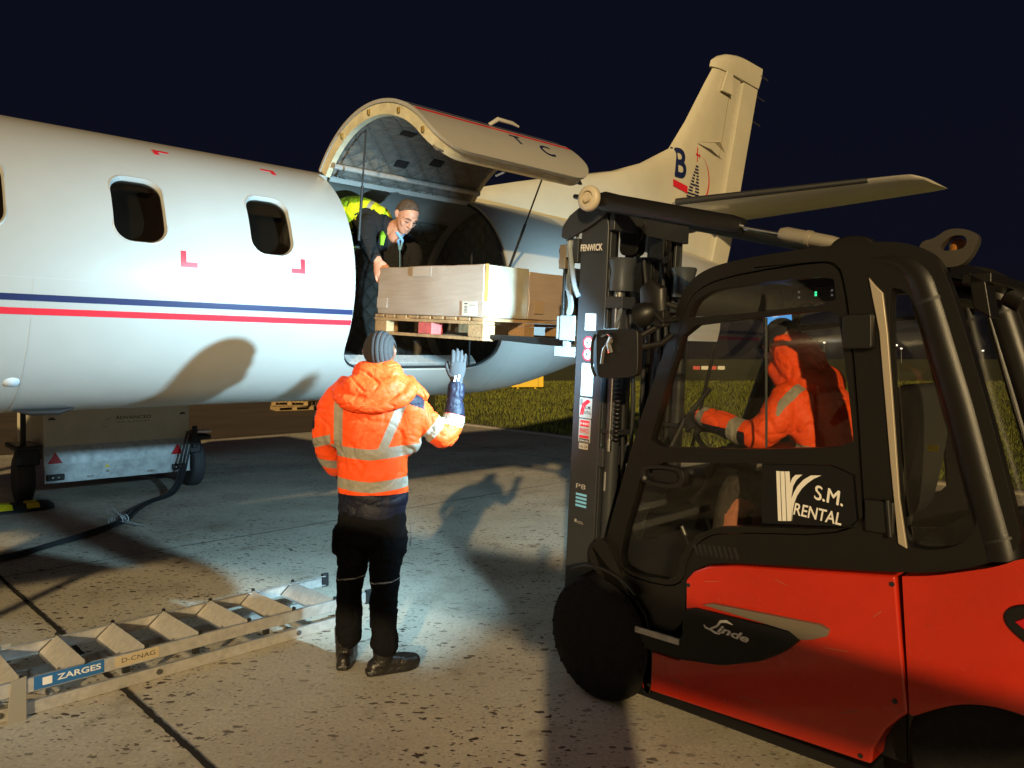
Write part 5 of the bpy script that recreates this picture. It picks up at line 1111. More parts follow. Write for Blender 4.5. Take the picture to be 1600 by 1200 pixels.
for k in range(3): tw_.rings([[P0+Vector((.0+.008*k+.07*cos(t)+.006*cos(s), .04*k-.02+.006*sin(s), .005+.055*sin(t))) for s in (0, 2.1, 4.2)] for t in np.linspace(0, 2*pi, 17)[:-1]], loop=True)
tw_.tube([P0, P0+Vector((.18, -.03, -.02)), P0+Vector((.32, -.08, -.035))], .006, 6); tw_.tube([P0+Vector((0, 0, .04)), P0+Vector((-.12, .02, .09)), P0+Vector((-.06, .03, .12)), P0+Vector((.1, 0, .0)), P0+Vector((.22, -.05, -.03))], .005, 6)
tw_.build('cable_tie', mat('pale rope', (.32, .34, .35), .6), cb_)
# striped chock under the cart's left wheel
ck = thing('wheel_chock', 'black and yellow striped ramp at the left tyre of the power cart', 'wheel chock', (-5.2, 8.65, 0), radians(222))
s = MB(); prof = chaikin([(0, 0), (0, .03), (.06, .09), (.20, .09), (.30, .03), (.30, 0)], 1)
s.rings([[Vector((x, y*k+.15*(1-k), z*kz)) for y, z in prof] for x, k, kz in ((0, .45, .6), (.04, .8, .9), (.10, 1, 1), (1.6, 1, 1))]); co = s.build('rubber_ramp', M_dark, ck)
for i in range(5):
    x = .16+.25*i; y = MB(); y.add([(x, .03, .0485), (x+.12, .03, .0485), (x+.18, .2, .0635), (x+.06, .2, .0635)], [(0, 1, 2, 3)]); y.add([(x, .245, .045), (x+.12, .245, .045), (x+.09, .262, .012), (x-.02, .262, .012)], [(0, 1, 2, 3)]); 
    y2 = MB(); y2.box((x+.06, .13, .0905), (.12, .13, .008), rot=(0, 0, -.2)); y2.box((x+.05, .248, .063), (.12, .085, .010), rot=(-.545, 0, 0)); y2.build('yellow_stripe', M_yellow, co, bevel=.003)
# far pallets beyond the fuselage, barriers, sign, distant floodlights
for (x, y, z, rz, lb) in ((-7.05, 24.6, .15, .5, 'bare wooden pallet lying flat on the far apron, lowest of its small stack'), (-7.0, 24.7, .30, -.1, 'bare wooden pallet on top of another on the far apron, turned a little'), ):
    p = euro_pallet('wooden_pallet', lb, None, -.6, .6, -.4, .4, z, 'stacked pallets on the far apron', False, M_wood2); p.location = (x, y, 0); p.rotation_euler = (0, 0, rz)
k = MB(); k.box((0, 0, .18), (1.4, .30, .30)); 
def barrier(x, y, rz, red, lb):
    t = thing('plastic_barrier', lb, 'barrier', (x, y, 0), rz, 'red and white barriers far out on the airfield'); b = MB(); b.plate([(-.14, 0), (.14, 0), (.09, .12), (.07, .55), (-.07, .55), (-.09, .12)], y0=-.52, y1=.52, plane='yz')
    b.build('barrier_body', mat('red barrier plastic', (.45, .03, .02), .5) if red else mat('white barrier plastic', (.6, .58, .52), .5), t, bevel=.03)
    for sx_ in (-.4, .4): f = MB(); f.bb(sx_-.06, sx_+.06, -.2, .2, 0, .06); f.build('foot', M_dark, t)
for i in range(4): barrier(26.9+1.2*i, 112., 0, i % 2 == 0, ['red barrier, first of the row from the fuselage side', 'white barrier right after the first red one of the row', 'red barrier between the two white ones of the row', 'white barrier at the end of the row'][i])
sg_ = thing('taxiway_sign', 'yellow sign box on two short posts in the grass beyond the fuselage', 'sign', (.95, 41.5, 0), .12)
b = MB(); b.bb(-1.0, .75, -.12, .12, .10, .75); b.build('sign_box', M_yel2, sg_, bevel=.03); b = MB(); b.bb(-.7, -.6, -.05, .05, 0, .12); b.bb(.25, .35, -.05, .05, 0, .12); b.build('post', M_yel2, sg_)
b = MB(); b.bb(.44, .46, -.124, -.118, .12, .74); b.build('panel_joint', M_dark, sg_)
for i, (x, y, z, r) in enumerate(((151, 302, 6.5, .55), (147, 290, 5.2, .35), (122, 300, 7.6, .4), (214, 305, 5.0, .45), (233, 380, 5.2, .5), (-62, 420, 7, .4))):
    t = thing('distant_light_mast', ['tallest lit mast on the horizon behind the driver', 'short lit mast on the horizon just left of the tallest one', 'lit mast on the horizon seen above the driver\'s shoulder', 'lit mast on the horizon through the rear cab window', 'lit mast on the horizon beside the rear pillar', 'lit mast on the horizon at far left'][i], 'light mast', (x, y, 0), 0, 'small lights along the horizon')
    b = MB(); b.tube([(0, 0, 0), (0, 0, z)], [.15, .08], 8); b.build('mast_pole', M_steel, t); b = MB(); b.box((0, 0, z+r*.6), (r*2, .3, r*1.2)); b.build('lamp_head', mat('lit lamp head', (1, .95, .8), .4, emit=(1, .93, .75), estr=2.2), t, bevel=.05)
# ------------------------------------------------------------ people
def cloth_mat(name, base, band=None, navy=None, wr=.5, scale=9., thr=0.0):
    """cloth whose bands sit where the mesh attributes 'band' and 'navy' are above zero"""
    m = bpy.data.materials.new(name); m.use_nodes = True; N = m.node_tree.nodes; Lk = m.node_tree.links; p = N['Principled BSDF']
    tc = N.new('ShaderNodeTexCoord'); n = N.new('ShaderNodeTexNoise'); n.inputs['Scale'].default_value = scale; n.inputs['Detail'].default_value = 4; n.inputs['Distortion'].default_value = .7; Lk.new(tc.outputs['Object'], n.inputs['Vector'])
    v = N.new('ShaderNodeTexNoise'); v.inputs['Scale'].default_value = 420; Lk.new(tc.outputs['Object'], v.inputs['Vector'])
    c = None
    def col(rgb): 
        x = N.new('ShaderNodeRGB'); x.outputs[0].default_value = (*rgb, 1); return x.outputs[0]
    c = col(base); rough = None
    for at, rgb in (('navy', navy), ('band', band)):
        if rgb is None: continue
        a = N.new('ShaderNodeAttribute'); a.attribute_name = at; g = N.new('ShaderNodeMath'); g.operation = 'MULTIPLY'; g.inputs[1].default_value = 600; g.use_clamp = True; Lk.new(a.outputs['Fac'], g.inputs[0])
        x = N.new('ShaderNodeMix'); x.data_type = 'RGBA'; Lk.new(g.outputs[0], x.inputs[0]); Lk.new(c, x.inputs[6]); Lk.new(col(rgb), x.inputs[7]); c = x.outputs[2]
    Lk.new(c, p.inputs['Base Color']); p.inputs['Roughness'].default_value = .6; p.inputs['Specular IOR Level'].default_value = .3
    b = N.new('ShaderNodeBump'); b.inputs['Strength'].default_value = wr; b.inputs['Distance'].default_value = .025; Lk.new(n.outputs['Fac'], b.inputs['Height'])
    b2 = N.new('ShaderNodeBump'); b2.inputs['Strength'].default_value = .12; b2.inputs['Distance'].default_value = .002; Lk.new(v.outputs['Fac'], b2.inputs['Height']); Lk.new(b.outputs[0], b2.inputs['Normal']); Lk.new(b2.outputs[0], p.inputs['Normal'])
    return m
ORANGE = (.86, .082, .010); BANDC = (.27, .25, .205); NAVYC = (.006, .007, .019)
M_hiviz = cloth_mat('hi vis orange cloth', ORANGE, BANDC, NAVYC, .65, 11)
M_hood = cloth_mat('hi vis orange hood', (.84, .078, .010), None, None, .5, 14)
M_trous = cloth_mat('black work trousers', (.0065, .0065, .0075), (.35, .35, .35), None, .5, 9)
M_trous.node_tree.nodes['Principled BSDF'].inputs['Specular IOR Level'].default_value = .08; M_trous.node_tree.nodes['Principled BSDF'].inputs['Roughness'].default_value = .9
def folds(me, amp=.007, sc=7., seed=0., stretch=(1, 1, 1), mask=None):
    """soft swells plus thin sharp creases"""
    co = get_co(me); no = get_no(me); out = co.copy()
    for i in range(len(co)):
        p = Vector((co[i][0]*stretch[0]*sc+seed, co[i][1]*stretch[1]*sc, co[i][2]*stretch[2]*sc))
        w = p+Vector((noise.noise(p*.6), noise.noise(p*.6+Vector((3, 9, 1))), noise.noise(p*.6+Vector((7, 3, 1)))))*1.3
        q_ = noise.noise(w*.8); c1 = max(0, 1-abs(noise.noise(w*.9+Vector((11, 5, 2))))*7)**1.5; c2 = max(0, 1-abs(noise.noise(w*1.9+Vector((1, 15, 2))))*6)**1.5
        d = amp*(.75*q_-.75*c1-.3*c2); k = 1. if mask is None else mask(co[i])
        out[i] = co[i]+no[i]*d*k
    set_co(me, out)
def head_shape(mb, M, face=True, scale=1.):
    """head in its own frame: chin at z=0, crown z=.225, face towards +y"""
    rs = []
    for z, rx, ry, yo in ((.0, .022, .022, .052), (.008, .036, .036, .045), (.03, .052, .058, .030), (.055, .061, .074, .016), (.085, .067, .085, .006), (.115, .071, .091, .0), (.145, .0735, .095, -.004), (.17, .072, .093, -.006), (.195, .063, .082, -.007), (.213, .045, .06, -.008), (.224, .02, .028, -.008)):
        ring = []
        for k in range(28):
            a = 2*pi*k/28; x = rx*cos(a); y = ry*sin(a)
            ring.append(Vector((x*scale, (y+yo)*scale, z*scale)))
        rs.append(ring)
    mb.rings(rs, M=M)
    def P(*q): v = M @ (Vector(q[:3])*scale); return (v.x, v.y, v.z, q[3]*scale)
    blob(mb, [P(0, -.01, -.09, .056), P(0, -.012, -.02, .054), P(0, -.02, .05, .055)], 16)
    for sg in (-1, 1):
        blob(mb, [P(sg*.071, -.012, .088, .009), P(sg*.080, -.016, .105, .012), P(sg*.082, -.020, .125, .013), P(sg*.077, -.012, .138, .009)], 10)
    if face:
        blob(mb, [P(0, .088, .138, .010), P(0, .100, .112, .012), P(0, .108, .096, .0135), P(0, .098, .088, .012)], 12)   # nose
        for sg in (-1, 1):
            blob(mb, [P(sg*.012, .098, .092, .008), P(sg*.014, .09, .09, .008)], 8)
            blob(mb, [P(sg*.008, .088, .142, .008), P(sg*.03, .086, .148, .009), P(sg*.052, .068, .142, .008)], 8)       # brow
            blob(mb, [P(sg*.045, .055, .095, .018), P(sg*.04, .06, .08, .016)], 10)                                       # cheek
        blob(mb, [P(-.022, .078, .058, .006), P(0, .088, .060, .0085), P(.022, .078, .058, .006)], 10)
        blob(mb, [P(-.018, .078, .049, .006), P(0, .087, .047, .0085), P(.018, .078, .049, .006)], 10)
        blob(mb, [P(-.01, .070, .018, .016), P(.01, .070, .018, .016)], 10)
def hand_shape(mb, W, fwd, palm, side, curl=.25, spread=.10, s=1., glove=0.):
    """W wrist, fwd towards the fingertips, palm = direction the palm faces, side=+1: thumb on (fwd x palm) side"""
    f = Vector(fwd).normalized(); pn = Vector(palm).normalized(); pn = (pn-f*pn.dot(f)).normalized(); sd = f.cross(pn)*side; W = Vector(W)
    q_ = lambda a, b, c, r, r2=None: tuple(W+sd*a*s+f*b*s+pn*c*s)+((r+glove)*s, ((r2 or r)+glove)*s)
    # palm as a flattened slab: axis a = sd
    c = [q_(0, -.02, 0, .029, .020), q_(.0, .03, 0, .037, .016), q_(0, .06, 0, .042, .0145), q_(0, .088, 0, .041, .013)]
    blob(mb, c, 18, side=tuple(sd))
    for i, (a, l, r) in enumerate(((.031, .070, .0098), (.0105, .080, .0102), (-.0105, .074, .0098), (-.031, .058, .0086))):
        p = [q_(a, .080, 0, r)]; ang = curl*(1+.12*i)*.5; pos = Vector((a, .088, 0)); da = (a/.031)*spread
        for j, fr in enumerate((.45, .30, .25)):
            d = Vector((sin(da), cos(da)*cos(ang), cos(da)*sin(ang))); pos = pos+d*l*fr; p.append(q_(pos.x, pos.y, pos.z, r*(1-.09*(j+1)))); ang += curl*1.3
        blob(mb, p, 10, 3, side=tuple(sd))
    blob(mb, [q_(.022, .015, .004, .017), q_(.043, .040, .012, .0135), q_(.056, .066, .020, .0115), q_(.060, .090, .028, .0095)], 12, 3, side=tuple(sd))
def limb_t(P, A, B):
    A = np.array(A[:3]); B = np.array(B[:3]); d = B-A; L = np.linalg.norm(d); t = ((P-A)@d)/(L*L); tc_ = np.clip(t, 0, 1); dist = np.linalg.norm(P-(A+tc_[:, None]*d), axis=1); return t*L, dist
def bandf(x, c, w): return w/2-np.abs(x-c)

# ---- worker with raised glove, seen from behind -------------------------------------------
wk = thing('person', 'person in an orange hooded jacket seen from behind, raising a grey gloved hand', 'person', (-.745, 4.10, 0), 0)
b = MB(); Mh = Matrix.Translation((.040, .0, 1.572)) @ Matrix.Rotation(radians(-8), 4, 'Z') @ Matrix.Rotation(radians(-4), 4, 'X')
head_shape(b, Mh); blob(b, [(0, 0, .85, .13, .09), (0, 0, 1.1, .15, .1), (0, 0, 1.35, .16, .1), (.02, 0, 1.5, .08, .07)]); 
for ch in ([(-.2, 0, 1.42, .04), (-.27, .03, 1.2, .04), (-.25, .15, 1.08, .03)], [(.2, 0, 1.42, .04), (.38, .05, 1.24, .04), (.43, .10, 1.5, .03)], [(-.09, 0, .85, .07), (-.115, .02, .5, .05), (-.125, .03, .15, .04)], [(.085, 0, .85, .07), (.07, -.02, .5, .05), (.07, -.04, .15, .04)], [(-.17, 0, 1.42, .05), (.18, 0, 1.42, .05)]): blob(b, ch)
me = remesh(b, .006, 3); mesh_obj('body', me, M_skin_b, wk)
# cornrow hair: ridges run from the forehead over the crown to the nape
def cornrows(parent, M, n=9):
    rs = []; V = []; F = []; nu, nv = 200, 70
    for i in range(nv+1):
        s = i/nv                          # 0 forehead .. 1 nape
        th = radians(35)+radians(205)*s   # angle in the y,z plane from front over crown to nape
        for j in range(nu+1):
            a = -1+2*j/nu; ph = a*radians(72)
            wdt = sin(radians(12)+radians(150)*s)**.6
            fx = sin(ph); up = cos(ph)
            d = Vector((fx*1.0, up*cos(th), up*sin(th)))
            k = (a*n*.5) % 1.0; ridge = abs(sin(pi*a*n*.5))**.65; seg = .75+.25*abs(sin(s*75+(int(a*n*.5+50) % 2)*1.5))
            R_ = Vector((.0755, .0985, .093)); p = Vector((d.x*R_.x, d.y*R_.y, d.z*R_.z)); off = .0075*ridge*seg-.001
            # trim outline: hairline
            p = p*(1+off/.09)+Vector((0, -.006, .128)); V.append(M @ p)
    for i in range(nv):
        for j in range(nu): a = i*(nu+1)+j; F.append((a, a+1, a+nu+2, a+nu+1))
    me = bpy.data.meshes.new('hair'); me.from_pydata([tuple(v) for v in V], [], F)
    m = bpy.data.materials.new('braided dark hair'); m.use_nodes = True; N = m.node_tree.nodes; Lk = m.node_tree.links; p = N['Principled BSDF']; at = N.new('ShaderNodeAttribute'); at.attribute_name = 'ridge'
    r = N.new('ShaderNodeValToRGB'); r.color_ramp.elements[0].color = (.13, .085, .06, 1); r.color_ramp.elements[1].color = (.034, .030, .030, 1); r.color_ramp.elements[0].position = .25; r.color_ramp.elements[1].position = .5; Lk.new(at.outputs['Fac'], r.inputs[0]); Lk.new(r.outputs[0], p.inputs['Base Color']); p.inputs['Roughness'].default_value = .85; p.inputs['Specular IOR Level'].default_value = .2
    vals = [abs(sin(pi*(-1+2*j/nu)*n*.5))**.65 for i in range(nv+1) for j in range(nu+1)]; attr(me, 'ridge', vals)
    o = mesh_obj('hair', me, m, parent); s_ = o.modifiers.new('s', 'SOLIDIFY'); s_.thickness = .006; s_.offset = -1
cornrows(wk, Mh)
# jacket
TOR = [(.0, .0, .955, .188, .130), (.0, 0, 1.05, .188, .132), (.0, 0, 1.2, .192, .138), (.005, 0, 1.34, .204, .140), (.008, 0, 1.44, .198, .118), (.02, 0, 1.52, .13, .105)]
LA = [(-.18, 0, 1.445, .078), (-.238, .01, 1.36, .070), (-.268, .03, 1.24, .064), (-.260, .10, 1.13, .060), (-.242, .17, 1.05, .052)]
RA = [(.17, 0, 1.425, .088), (.26, .02, 1.345, .080), (.335, .035, 1.265, .072), (.385, .05, 1.232, .066), (.422, .075, 1.31, .060), (.436, .09, 1.42, .052), (.440, .10, 1.50, .047)]
b = MB(); blob(b, [(0, 0, .90, .184, .128)]+TOR, 26); blob(b, LA, 18); blob(b, RA, 18); blob(b, [(-.17, 0, 1.45, .07), (.0, -.01, 1.475, .085), (.19, 0, 1.43, .08)], 18)
blob(b, [(-.19, -.01, 1.25, .07), (-.19, -.01, 1.38, .08)]); blob(b, [(.19, -.01, 1.2, .07), (.20, -.01, 1.38, .085)]); blob(b, [(.035, -.005, 1.48, .10, .095), (.04, -.005, 1.60, .082, .085)], 20)
me = remesh(b, .0075, 5); folds(me, .012, 6.5, 1.3, (1, 1, 1.3)); co = get_co(me)
dT = np.full(len(co), 9.)
tl1, dl1 = limb_t(co, LA[0], LA[2]); tl2, dl2 = limb_t(co, LA[2], LA[4]); tr1, dr1 = limb_t(co, RA[0], RA[3]); tr2, dr2 = limb_t(co, RA[3], RA[6])
x, y, z = co[:, 0], co[:, 1], co[:, 2]
inL = (x < -.205-.0*z) & (z < 1.40) & (np.minimum(dl1, dl2) < .11); inR = (np.minimum(dr1, dr2) < .12) & (x > .225)
tors = ~(inL | inR)
zb = 1.168+.25*np.maximum(0, np.abs(x-.01)*1)**1.0*.35
bd = np.where(tors, bandf(z, 1.155+.10*np.abs(x-.01), .058), -1)
bd = np.maximum(bd, np.where(tors, bandf(z, .985+.10*np.abs(x-.01), .058), -1))
xl = -.160-.02*(1.45-z); xr = .07+.42*(z-1.17)
bd = np.maximum(bd, np.where(tors & (z > 1.15) & (z < 1.50), bandf(x, xl, .050), -1)); bd = np.maximum(bd, np.where(tors & (z > 1.15) & (z < 1.46), bandf(x, xr, .050)*.92, -1))
bd = np.maximum(bd, np.where(inL, np.maximum(bandf(z-.25*(x+.27), 1.215, .055), bandf(z+.2*(x+.27)-.0*y, 1.085, .05)), -1))
sR = np.where(dr1 < dr2, tr1, tr2+10)
bd = np.maximum(bd, np.where(inR & (dr1 <= dr2), bandf(tr1, .215, .055), -1)); bd = np.maximum(bd, np.where(inR & (dr2 < dr1), bandf(tr2, .095, .062), -1))
nv = np.where(inR & (dr2 < dr1), tr2-.126, -1); nv = np.maximum(nv, np.where(inL & (x < -.30), (z-1.28), -1)*.5)
nv = np.maximum(nv, np.where(tors, .945-z, -1)); nv = np.maximum(nv, np.where((np.abs(x-.235) < .045) & (np.abs(z-1.44-(.235-x)*.4) < .035) & (y < .05), .01, -.01))
attr(me, 'band', bd); attr(me, 'navy', nv); jk = mesh_obj('jacket', me, M_hiviz, wk)
b = MB(); blob(b, [(.0, .0, .93, .172, .118), (.0, 0, .88, .181, .126), (.0, 0, .845, .182, .130)], 26); me = remesh(b, .010, 3); folds(me, .006, 9, 5.); attr(me, 'navy', np.full(len(me.vertices), .02)); attr(me, 'band', np.full(len(me.vertices), -1.)); mesh_obj('jacket_hem', me, M_hiviz, wk)
# hood hanging down the back
b = MB(); blob(b, [(-.16, .03, 1.525, .040), (-.165, -.05, 1.485, .044), (-.125, -.120, 1.435, .040), (.015, -.148, 1.405, .036), (.15, -.120, 1.430, .040), (.205, -.05, 1.485, .044), (.19, .04, 1.525, .040)], 18); blob(b, [(-.08, -.075, 1.495, .075), (.02, -.085, 1.475, .082), (.12, -.07, 1.495, .075)], 18); blob(b, [(-.03, -.03, 1.57, .075), (.10, -.03, 1.57, .075)], 18); blob(b, [(.10, -.02, 1.555, .06), (.20, .0, 1.50, .05), (.27, .0, 1.455, .035)], 14)
me = remesh(b, .0065, 4); folds(me, .011, 8, 2.2, (.8, 1, 1.5)); mesh_obj('hood', me, M_hood, wk)
# glove on the raised hand and the lowered one
b = MB(); blob(b, [(.440, .10, 1.485, .043, .036), (.441, .10, 1.52, .038, .030)]); hand_shape(b, (.442, .10, 1.535), (.10, .05, 1), (-.12, 1, 0), 1, .16, .05, 1.02, .0015)
me = remesh(b, .0035, 2); mesh_obj('glove', me, M_glove, wk)
lt = MB(); 
for k in range(2): lt.box((.437+.020*k, .066, 1.545+.004*k), (.009, .004, .034), rot=(-.05, .25, 0))
lt.build('glove_print', M_letter, wk)
b = MB(); blob(b, [(-.245, .17, 1.06, .036), (-.237, .20, 1.03, .034)]); hand_shape(b, (-.235, .21, 1.015), (.25, .6, -.75), (1, 0, .2), -1, .5, .04, 1.0, .0015); me = remesh(b, .004, 2); mesh_obj('glove', me, mat('black work glove', (.012, .012, .014), .8), wk)
# trousers and boots
b = MB(); blob(b, [(0, 0, .90, .165, .12), (-.005, 0, .80, .180, .130), (-.005, 0, .76, .178, .12)], 24)
blob(b, [(-.088, 0, .80, .098), (-.105, .01, .62, .088), (-.118, .02, .49, .076), (-.128, .02, .36, .072), (-.130, .03, .235, .070), (-.131, .03, .175, .074)], 18)
blob(b, [(.085, -.01, .80, .098), (.080, -.03, .62, .090), (.072, -.04, .49, .080), (.070, -.05, .36, .076), (.072, -.06, .235, .070), (.078, -.06, .16, .078)], 18)
blob(b, [(-.185, 0, .74, .030, .06), (-.19, 0, .64, .032, .06)]); blob(b, [(.165, -.02, .74, .028, .05), (.165, -.02, .63, .028, .05)])
me = remesh(b, .009, 4); folds(me, .012, 9, 8, (1, 1, 1.4)); co = get_co(me); attr(me, 'band', bandf(co[:, 2]-.1*(co[:, 0] % .2), .482, .010)); mesh_obj('trousers', me, M_trous, wk)
b = MB()
def boot(b, A, toe, r=.052):
    A = Vector(A); t = Vector(toe); d = (t-A); d.z = 0; L = d.length; d.normalize()
    blob(b, [tuple(A+Vector((0, 0, .20)))+(.058,), tuple(A+Vector((0, 0, .10)))+(.052,), tuple(A+Vector((0, 0, .055)))+(.05,)], 16)
    blob(b, [tuple(A-d*.045+Vector((0, 0, .045)))+(.040, .042), tuple(A+d*.05+Vector((0, 0, .05)))+(.046, .048), tuple(A+d*(L*.6)+Vector((0, 0, .048)))+(.05, .042), tuple(A+d*(L-.02)+Vector((0, 0, .042)))+(.045, .038)], 18, side=(-d.y, d.x, 0))
    so_ = chaikin([tuple((A-d*.09)[:2]), tuple((A-d*.09+Vector((-d.y, d.x, 0))*.04)[:2]), tuple((A+d*.05+Vector((-d.y, d.x, 0))*.045)[:2]), tuple((A+d*L*.75+Vector((-d.y, d.x, 0))*.054)[:2]), tuple((A+d*(L+.03))[:2]), tuple((A+d*L*.75-Vector((-d.y, d.x, 0))*.054)[:2]), tuple((A+d*.05-Vector((-d.y, d.x, 0))*.045)[:2]), tuple((A-d*.09-Vector((-d.y, d.x, 0))*.04)[:2])], 2)
    b.plate(so_, y0=.003, y1=.030, plane='xy')
for A_, t_ in (((-.155, .045, 0), (-.165, .235, 0)), ((.065, -.06, 0), (.235, .02, 0))):
    b = MB(); boot(b, A_, t_); me = remesh(b, .006, 2); co = get_co(me); co[:, 2] = np.maximum(co[:, 2], .0015); set_co(me, co); folds(me, .004, 22, 1., mask=lambda p: 1 if p[2] > .05 else 0); mesh_obj('boot', me, M_boot, wk)
kc = MB(); kc.tube([(.205, -.03, .80), (.212, -.03, .73), (.205, -.03, .66)], .004, 6); kc.build('key_strap', mat('grey strap', (.12, .12, .12), .6), wk)

# ---- loader bending over the load inside the cargo door --------------------------------------
lo_ = thing('person', 'person in a yellow vest bending in the cargo doorway, one hand on the box', 'person', (-1.0, 5.72, 1.60), 0)
b = MB()
fwd = Vector((.40, -.58, -.76)).normalized(); up = Vector((.30, -.30, .90)); up = (up-fwd*up.dot(fwd)).normalized(); rt = fwd.cross(up)   # face +y, crown +z
R3 = Matrix((rt, fwd, up)).transposed().to_4x4(); hc = Vector((.225, -.06, 1.105)); Ml = Matrix.Translation(hc) @ R3 @ Matrix.Translation((0, 0, -.115))
head_shape(b, Ml)
blob(b, [tuple(hc+Vector((-.03, .06, -.06)))+(.06,), (.06, .10, 1.02, .07)])
BT = [(-.54, .42, .93, .15, .12), (-.40, .34, 1.03, .17, .12), (-.22, .24, 1.07, .18, .125), (-.07, .16, 1.06, .19, .12), (.04, .10, 1.03, .14, .09)]
blob(b, [tuple(p[:3])+(p[3]*.8, p[4]*.8) for p in BT]); RAl = [(-.07, .02, 1.06, .078), (-.075, -.04, .96, .070), (-.05, -.10, .87, .060), (-.005, -.155, .80, .050), (.03, -.19, .755, .038)]
LAl = [(.12, .20, 1.02, .075), (.23, .18, .90, .068), (.27, .10, .80, .056), (.26, .02, .73, .045)]
blob(b, [p[:3]+(p[3]*.75,) for p in RAl]); blob(b, [p[:3]+(p[3]*.75,) for p in LAl])
hand_shape(b, (.035, -.195, .750), (.16, -.30, -.70), (.45, .75, -.3), 1, .42, .12, 1.12, .001)
hand_shape(b, (.26, .0, .725), (.1, -.8, -.25), (0, -.2, -1), -1, .3, .1, 1.)
me = remesh(b, .0045, 2); mesh_obj('body', me, mat('loader skin', (.66, .31, .20), .5, var=.2, vscale=35), lo_)
# short hair, brows, eyes
V = []; F = []; nu, nv_ = 40, 24
for i in range(nv_+1):
    th = radians(52)+radians(175)*i/nv_
    for j in range(nu+1):
        a = -1+2*j/nu; ph = a*radians(80); d = Vector((sin(ph), cos(ph)*cos(th), cos(ph)*sin(th))); p = Vector((d.x*.0785, d.y*.102, d.z*.1)); p *= 1+.035*noise.noise(Vector((i*.9, j*.9, 1))); V.append(tuple(Ml @ (p+Vector((0, -.008, .130)))))
for i in range(nv_):
    for j in range(nu): a = i*(nu+1)+j; F.append((a, a+1, a+nu+2, a+nu+1))
me = bpy.data.meshes.new('hair'); me.from_pydata(V, [], F); o = mesh_obj('hair', me, mat('short greying hair', (.13, .085, .06), .7, var=.5, vscale=60, bump=.6, bscale=220), lo_); s_ = o.modifiers.new('s', 'SOLIDIFY'); s_.thickness = .006; s_.offset = -1
for sg in (-1, 1):
    e_ = MB(); P_ = Ml @ Vector((sg*.031, .080, .120)); e_.tube([tuple(Ml @ Vector((sg*.018, .0885, .121))), tuple(Ml @ Vector((sg*.032, .0885, .1185))), tuple(Ml @ Vector((sg*.045, .080, .120)))], [.002, .0045, .002], 8); e_.build('eye', mat('closed lashes', (.03, .015, .01), .5), lo_)
    e_ = MB(); e_.tube([tuple(Ml @ Vector((sg*.014, .098, .149))), tuple(Ml @ Vector((sg*.034, .095, .155))), tuple(Ml @ Vector((sg*.054, .078, .147)))], [.003, .0045, .002], 8); e_.build('eyebrow', mat('short greying hair', (.13, .085, .06), .7), lo_)
m_ = MB(); m_.tube([tuple(Ml @ Vector((-.022, .086, .0535))), tuple(Ml @ Vector((0, .0955, .0535))), tuple(Ml @ Vector((.022, .086, .0535)))], [.001, .002, .001], 6); m_.build('mouth_line', mat('lip shade', (.18, .04, .03), .5), lo_)
# black top
b = MB(); blob(b, BT, 22); blob(b, RAl[:4]+[(.015, -.175, .775, .042)], 16); blob(b, LAl, 16); blob(b, [(-.06, .04, 1.06, .07), (.03, .13, 1.04, .08), (.12, .2, 1.01, .07)], 16); blob(b, [(.03, .13, .98, .13, .10), (.10, .16, .80, .14, .10), (.12, .2, .6, .13, .10)])
me = remesh(b, .008, 4); folds(me, .010, 9, 3.); mesh_obj('sweater', me, M_blackcloth, lo_)
b = MB(); blob(b, [(-.56, .43, .94, .18, .15), (-.42, .36, 1.06, .205, .15), (-.24, .25, 1.105, .215, .15), (-.11, .17, 1.115, .195, .125), (.01, .11, 1.10, .13, .085)], 22)
me = remesh(b, .008, 4); folds(me, .009, 10, 6.); co = get_co(me); attr(me, 'band', np.maximum(bandf(co[:, 0], -.34, .05), bandf(co[:, 0]+.5*(1.05-co[:, 2]), -.14, .035))); attr(me, 'navy', np.full(len(co), -1.)); mesh_obj('vest', me, cloth_mat('hi vis yellow vest', (.60, .66, .015), BANDC, None, .4, 12), lo_)
vb = MB(); vb.tube([(.035, -.005, 1.00), (.045, -.045, .96), (.04, -.055, .89)], [.008, .022, .012], 10, flat=.4, side=(1, 0, 0)); vb.build('vest_flap', mat('lime flap', (.25, .62, .02), .7), lo_)
ly = MB(); ly.tube([tuple(Ml @ Vector((-.035, .03, -.02))), (.155, -.02, .93), (.165, -.02, .86)], [.008, .008, .007], 6, flat=.3, side=(1, 0, 0)); ly.tube([tuple(Ml @ Vector((.035, .03, -.02))), (.188, -.02, .93), (.17, -.02, .86)], [.010, .010, .007], 6, flat=.3, side=(1, 0, 0)); ly.tube([(.168, -.02, .86), (.168, -.02, .78), (.168, -.02, .70)], [.004, .003, .003], 6); ly.build('lanyard', mat('blue lanyard', (.12, .35, .65), .5), lo_)
wb = MB(); wb.tube([(.012, -.170, .785), (.022, -.180, .770)], .045, 14); wb.build('wrist_band', M_dark, lo_)
b = MB(); blob(b, [(-.56, .42, .95, .16, .13), (-.58, .42, .82, .16, .14)], 20); blob(b, [(-.60, .36, .82, .10), (-.50, .20, .45, .085), (-.55, .30, .10, .07)], 16); blob(b, [(-.52, .48, .82, .10), (-.40, .34, .45, .085), (-.42, .42, .10, .07)], 16); me = remesh(b, .010, 4); folds(me, .009, 9, 3.); mesh_obj('trousers', me, M_blackcloth, lo_)
b = MB(); boot(b, (-.55, .32, 0), (-.48, .14, 0)); boot(b, (-.42, .44, 0), (-.34, .27, 0)); me = remesh(b, .009, 2); mesh_obj('boots', me, M_boot, lo_)

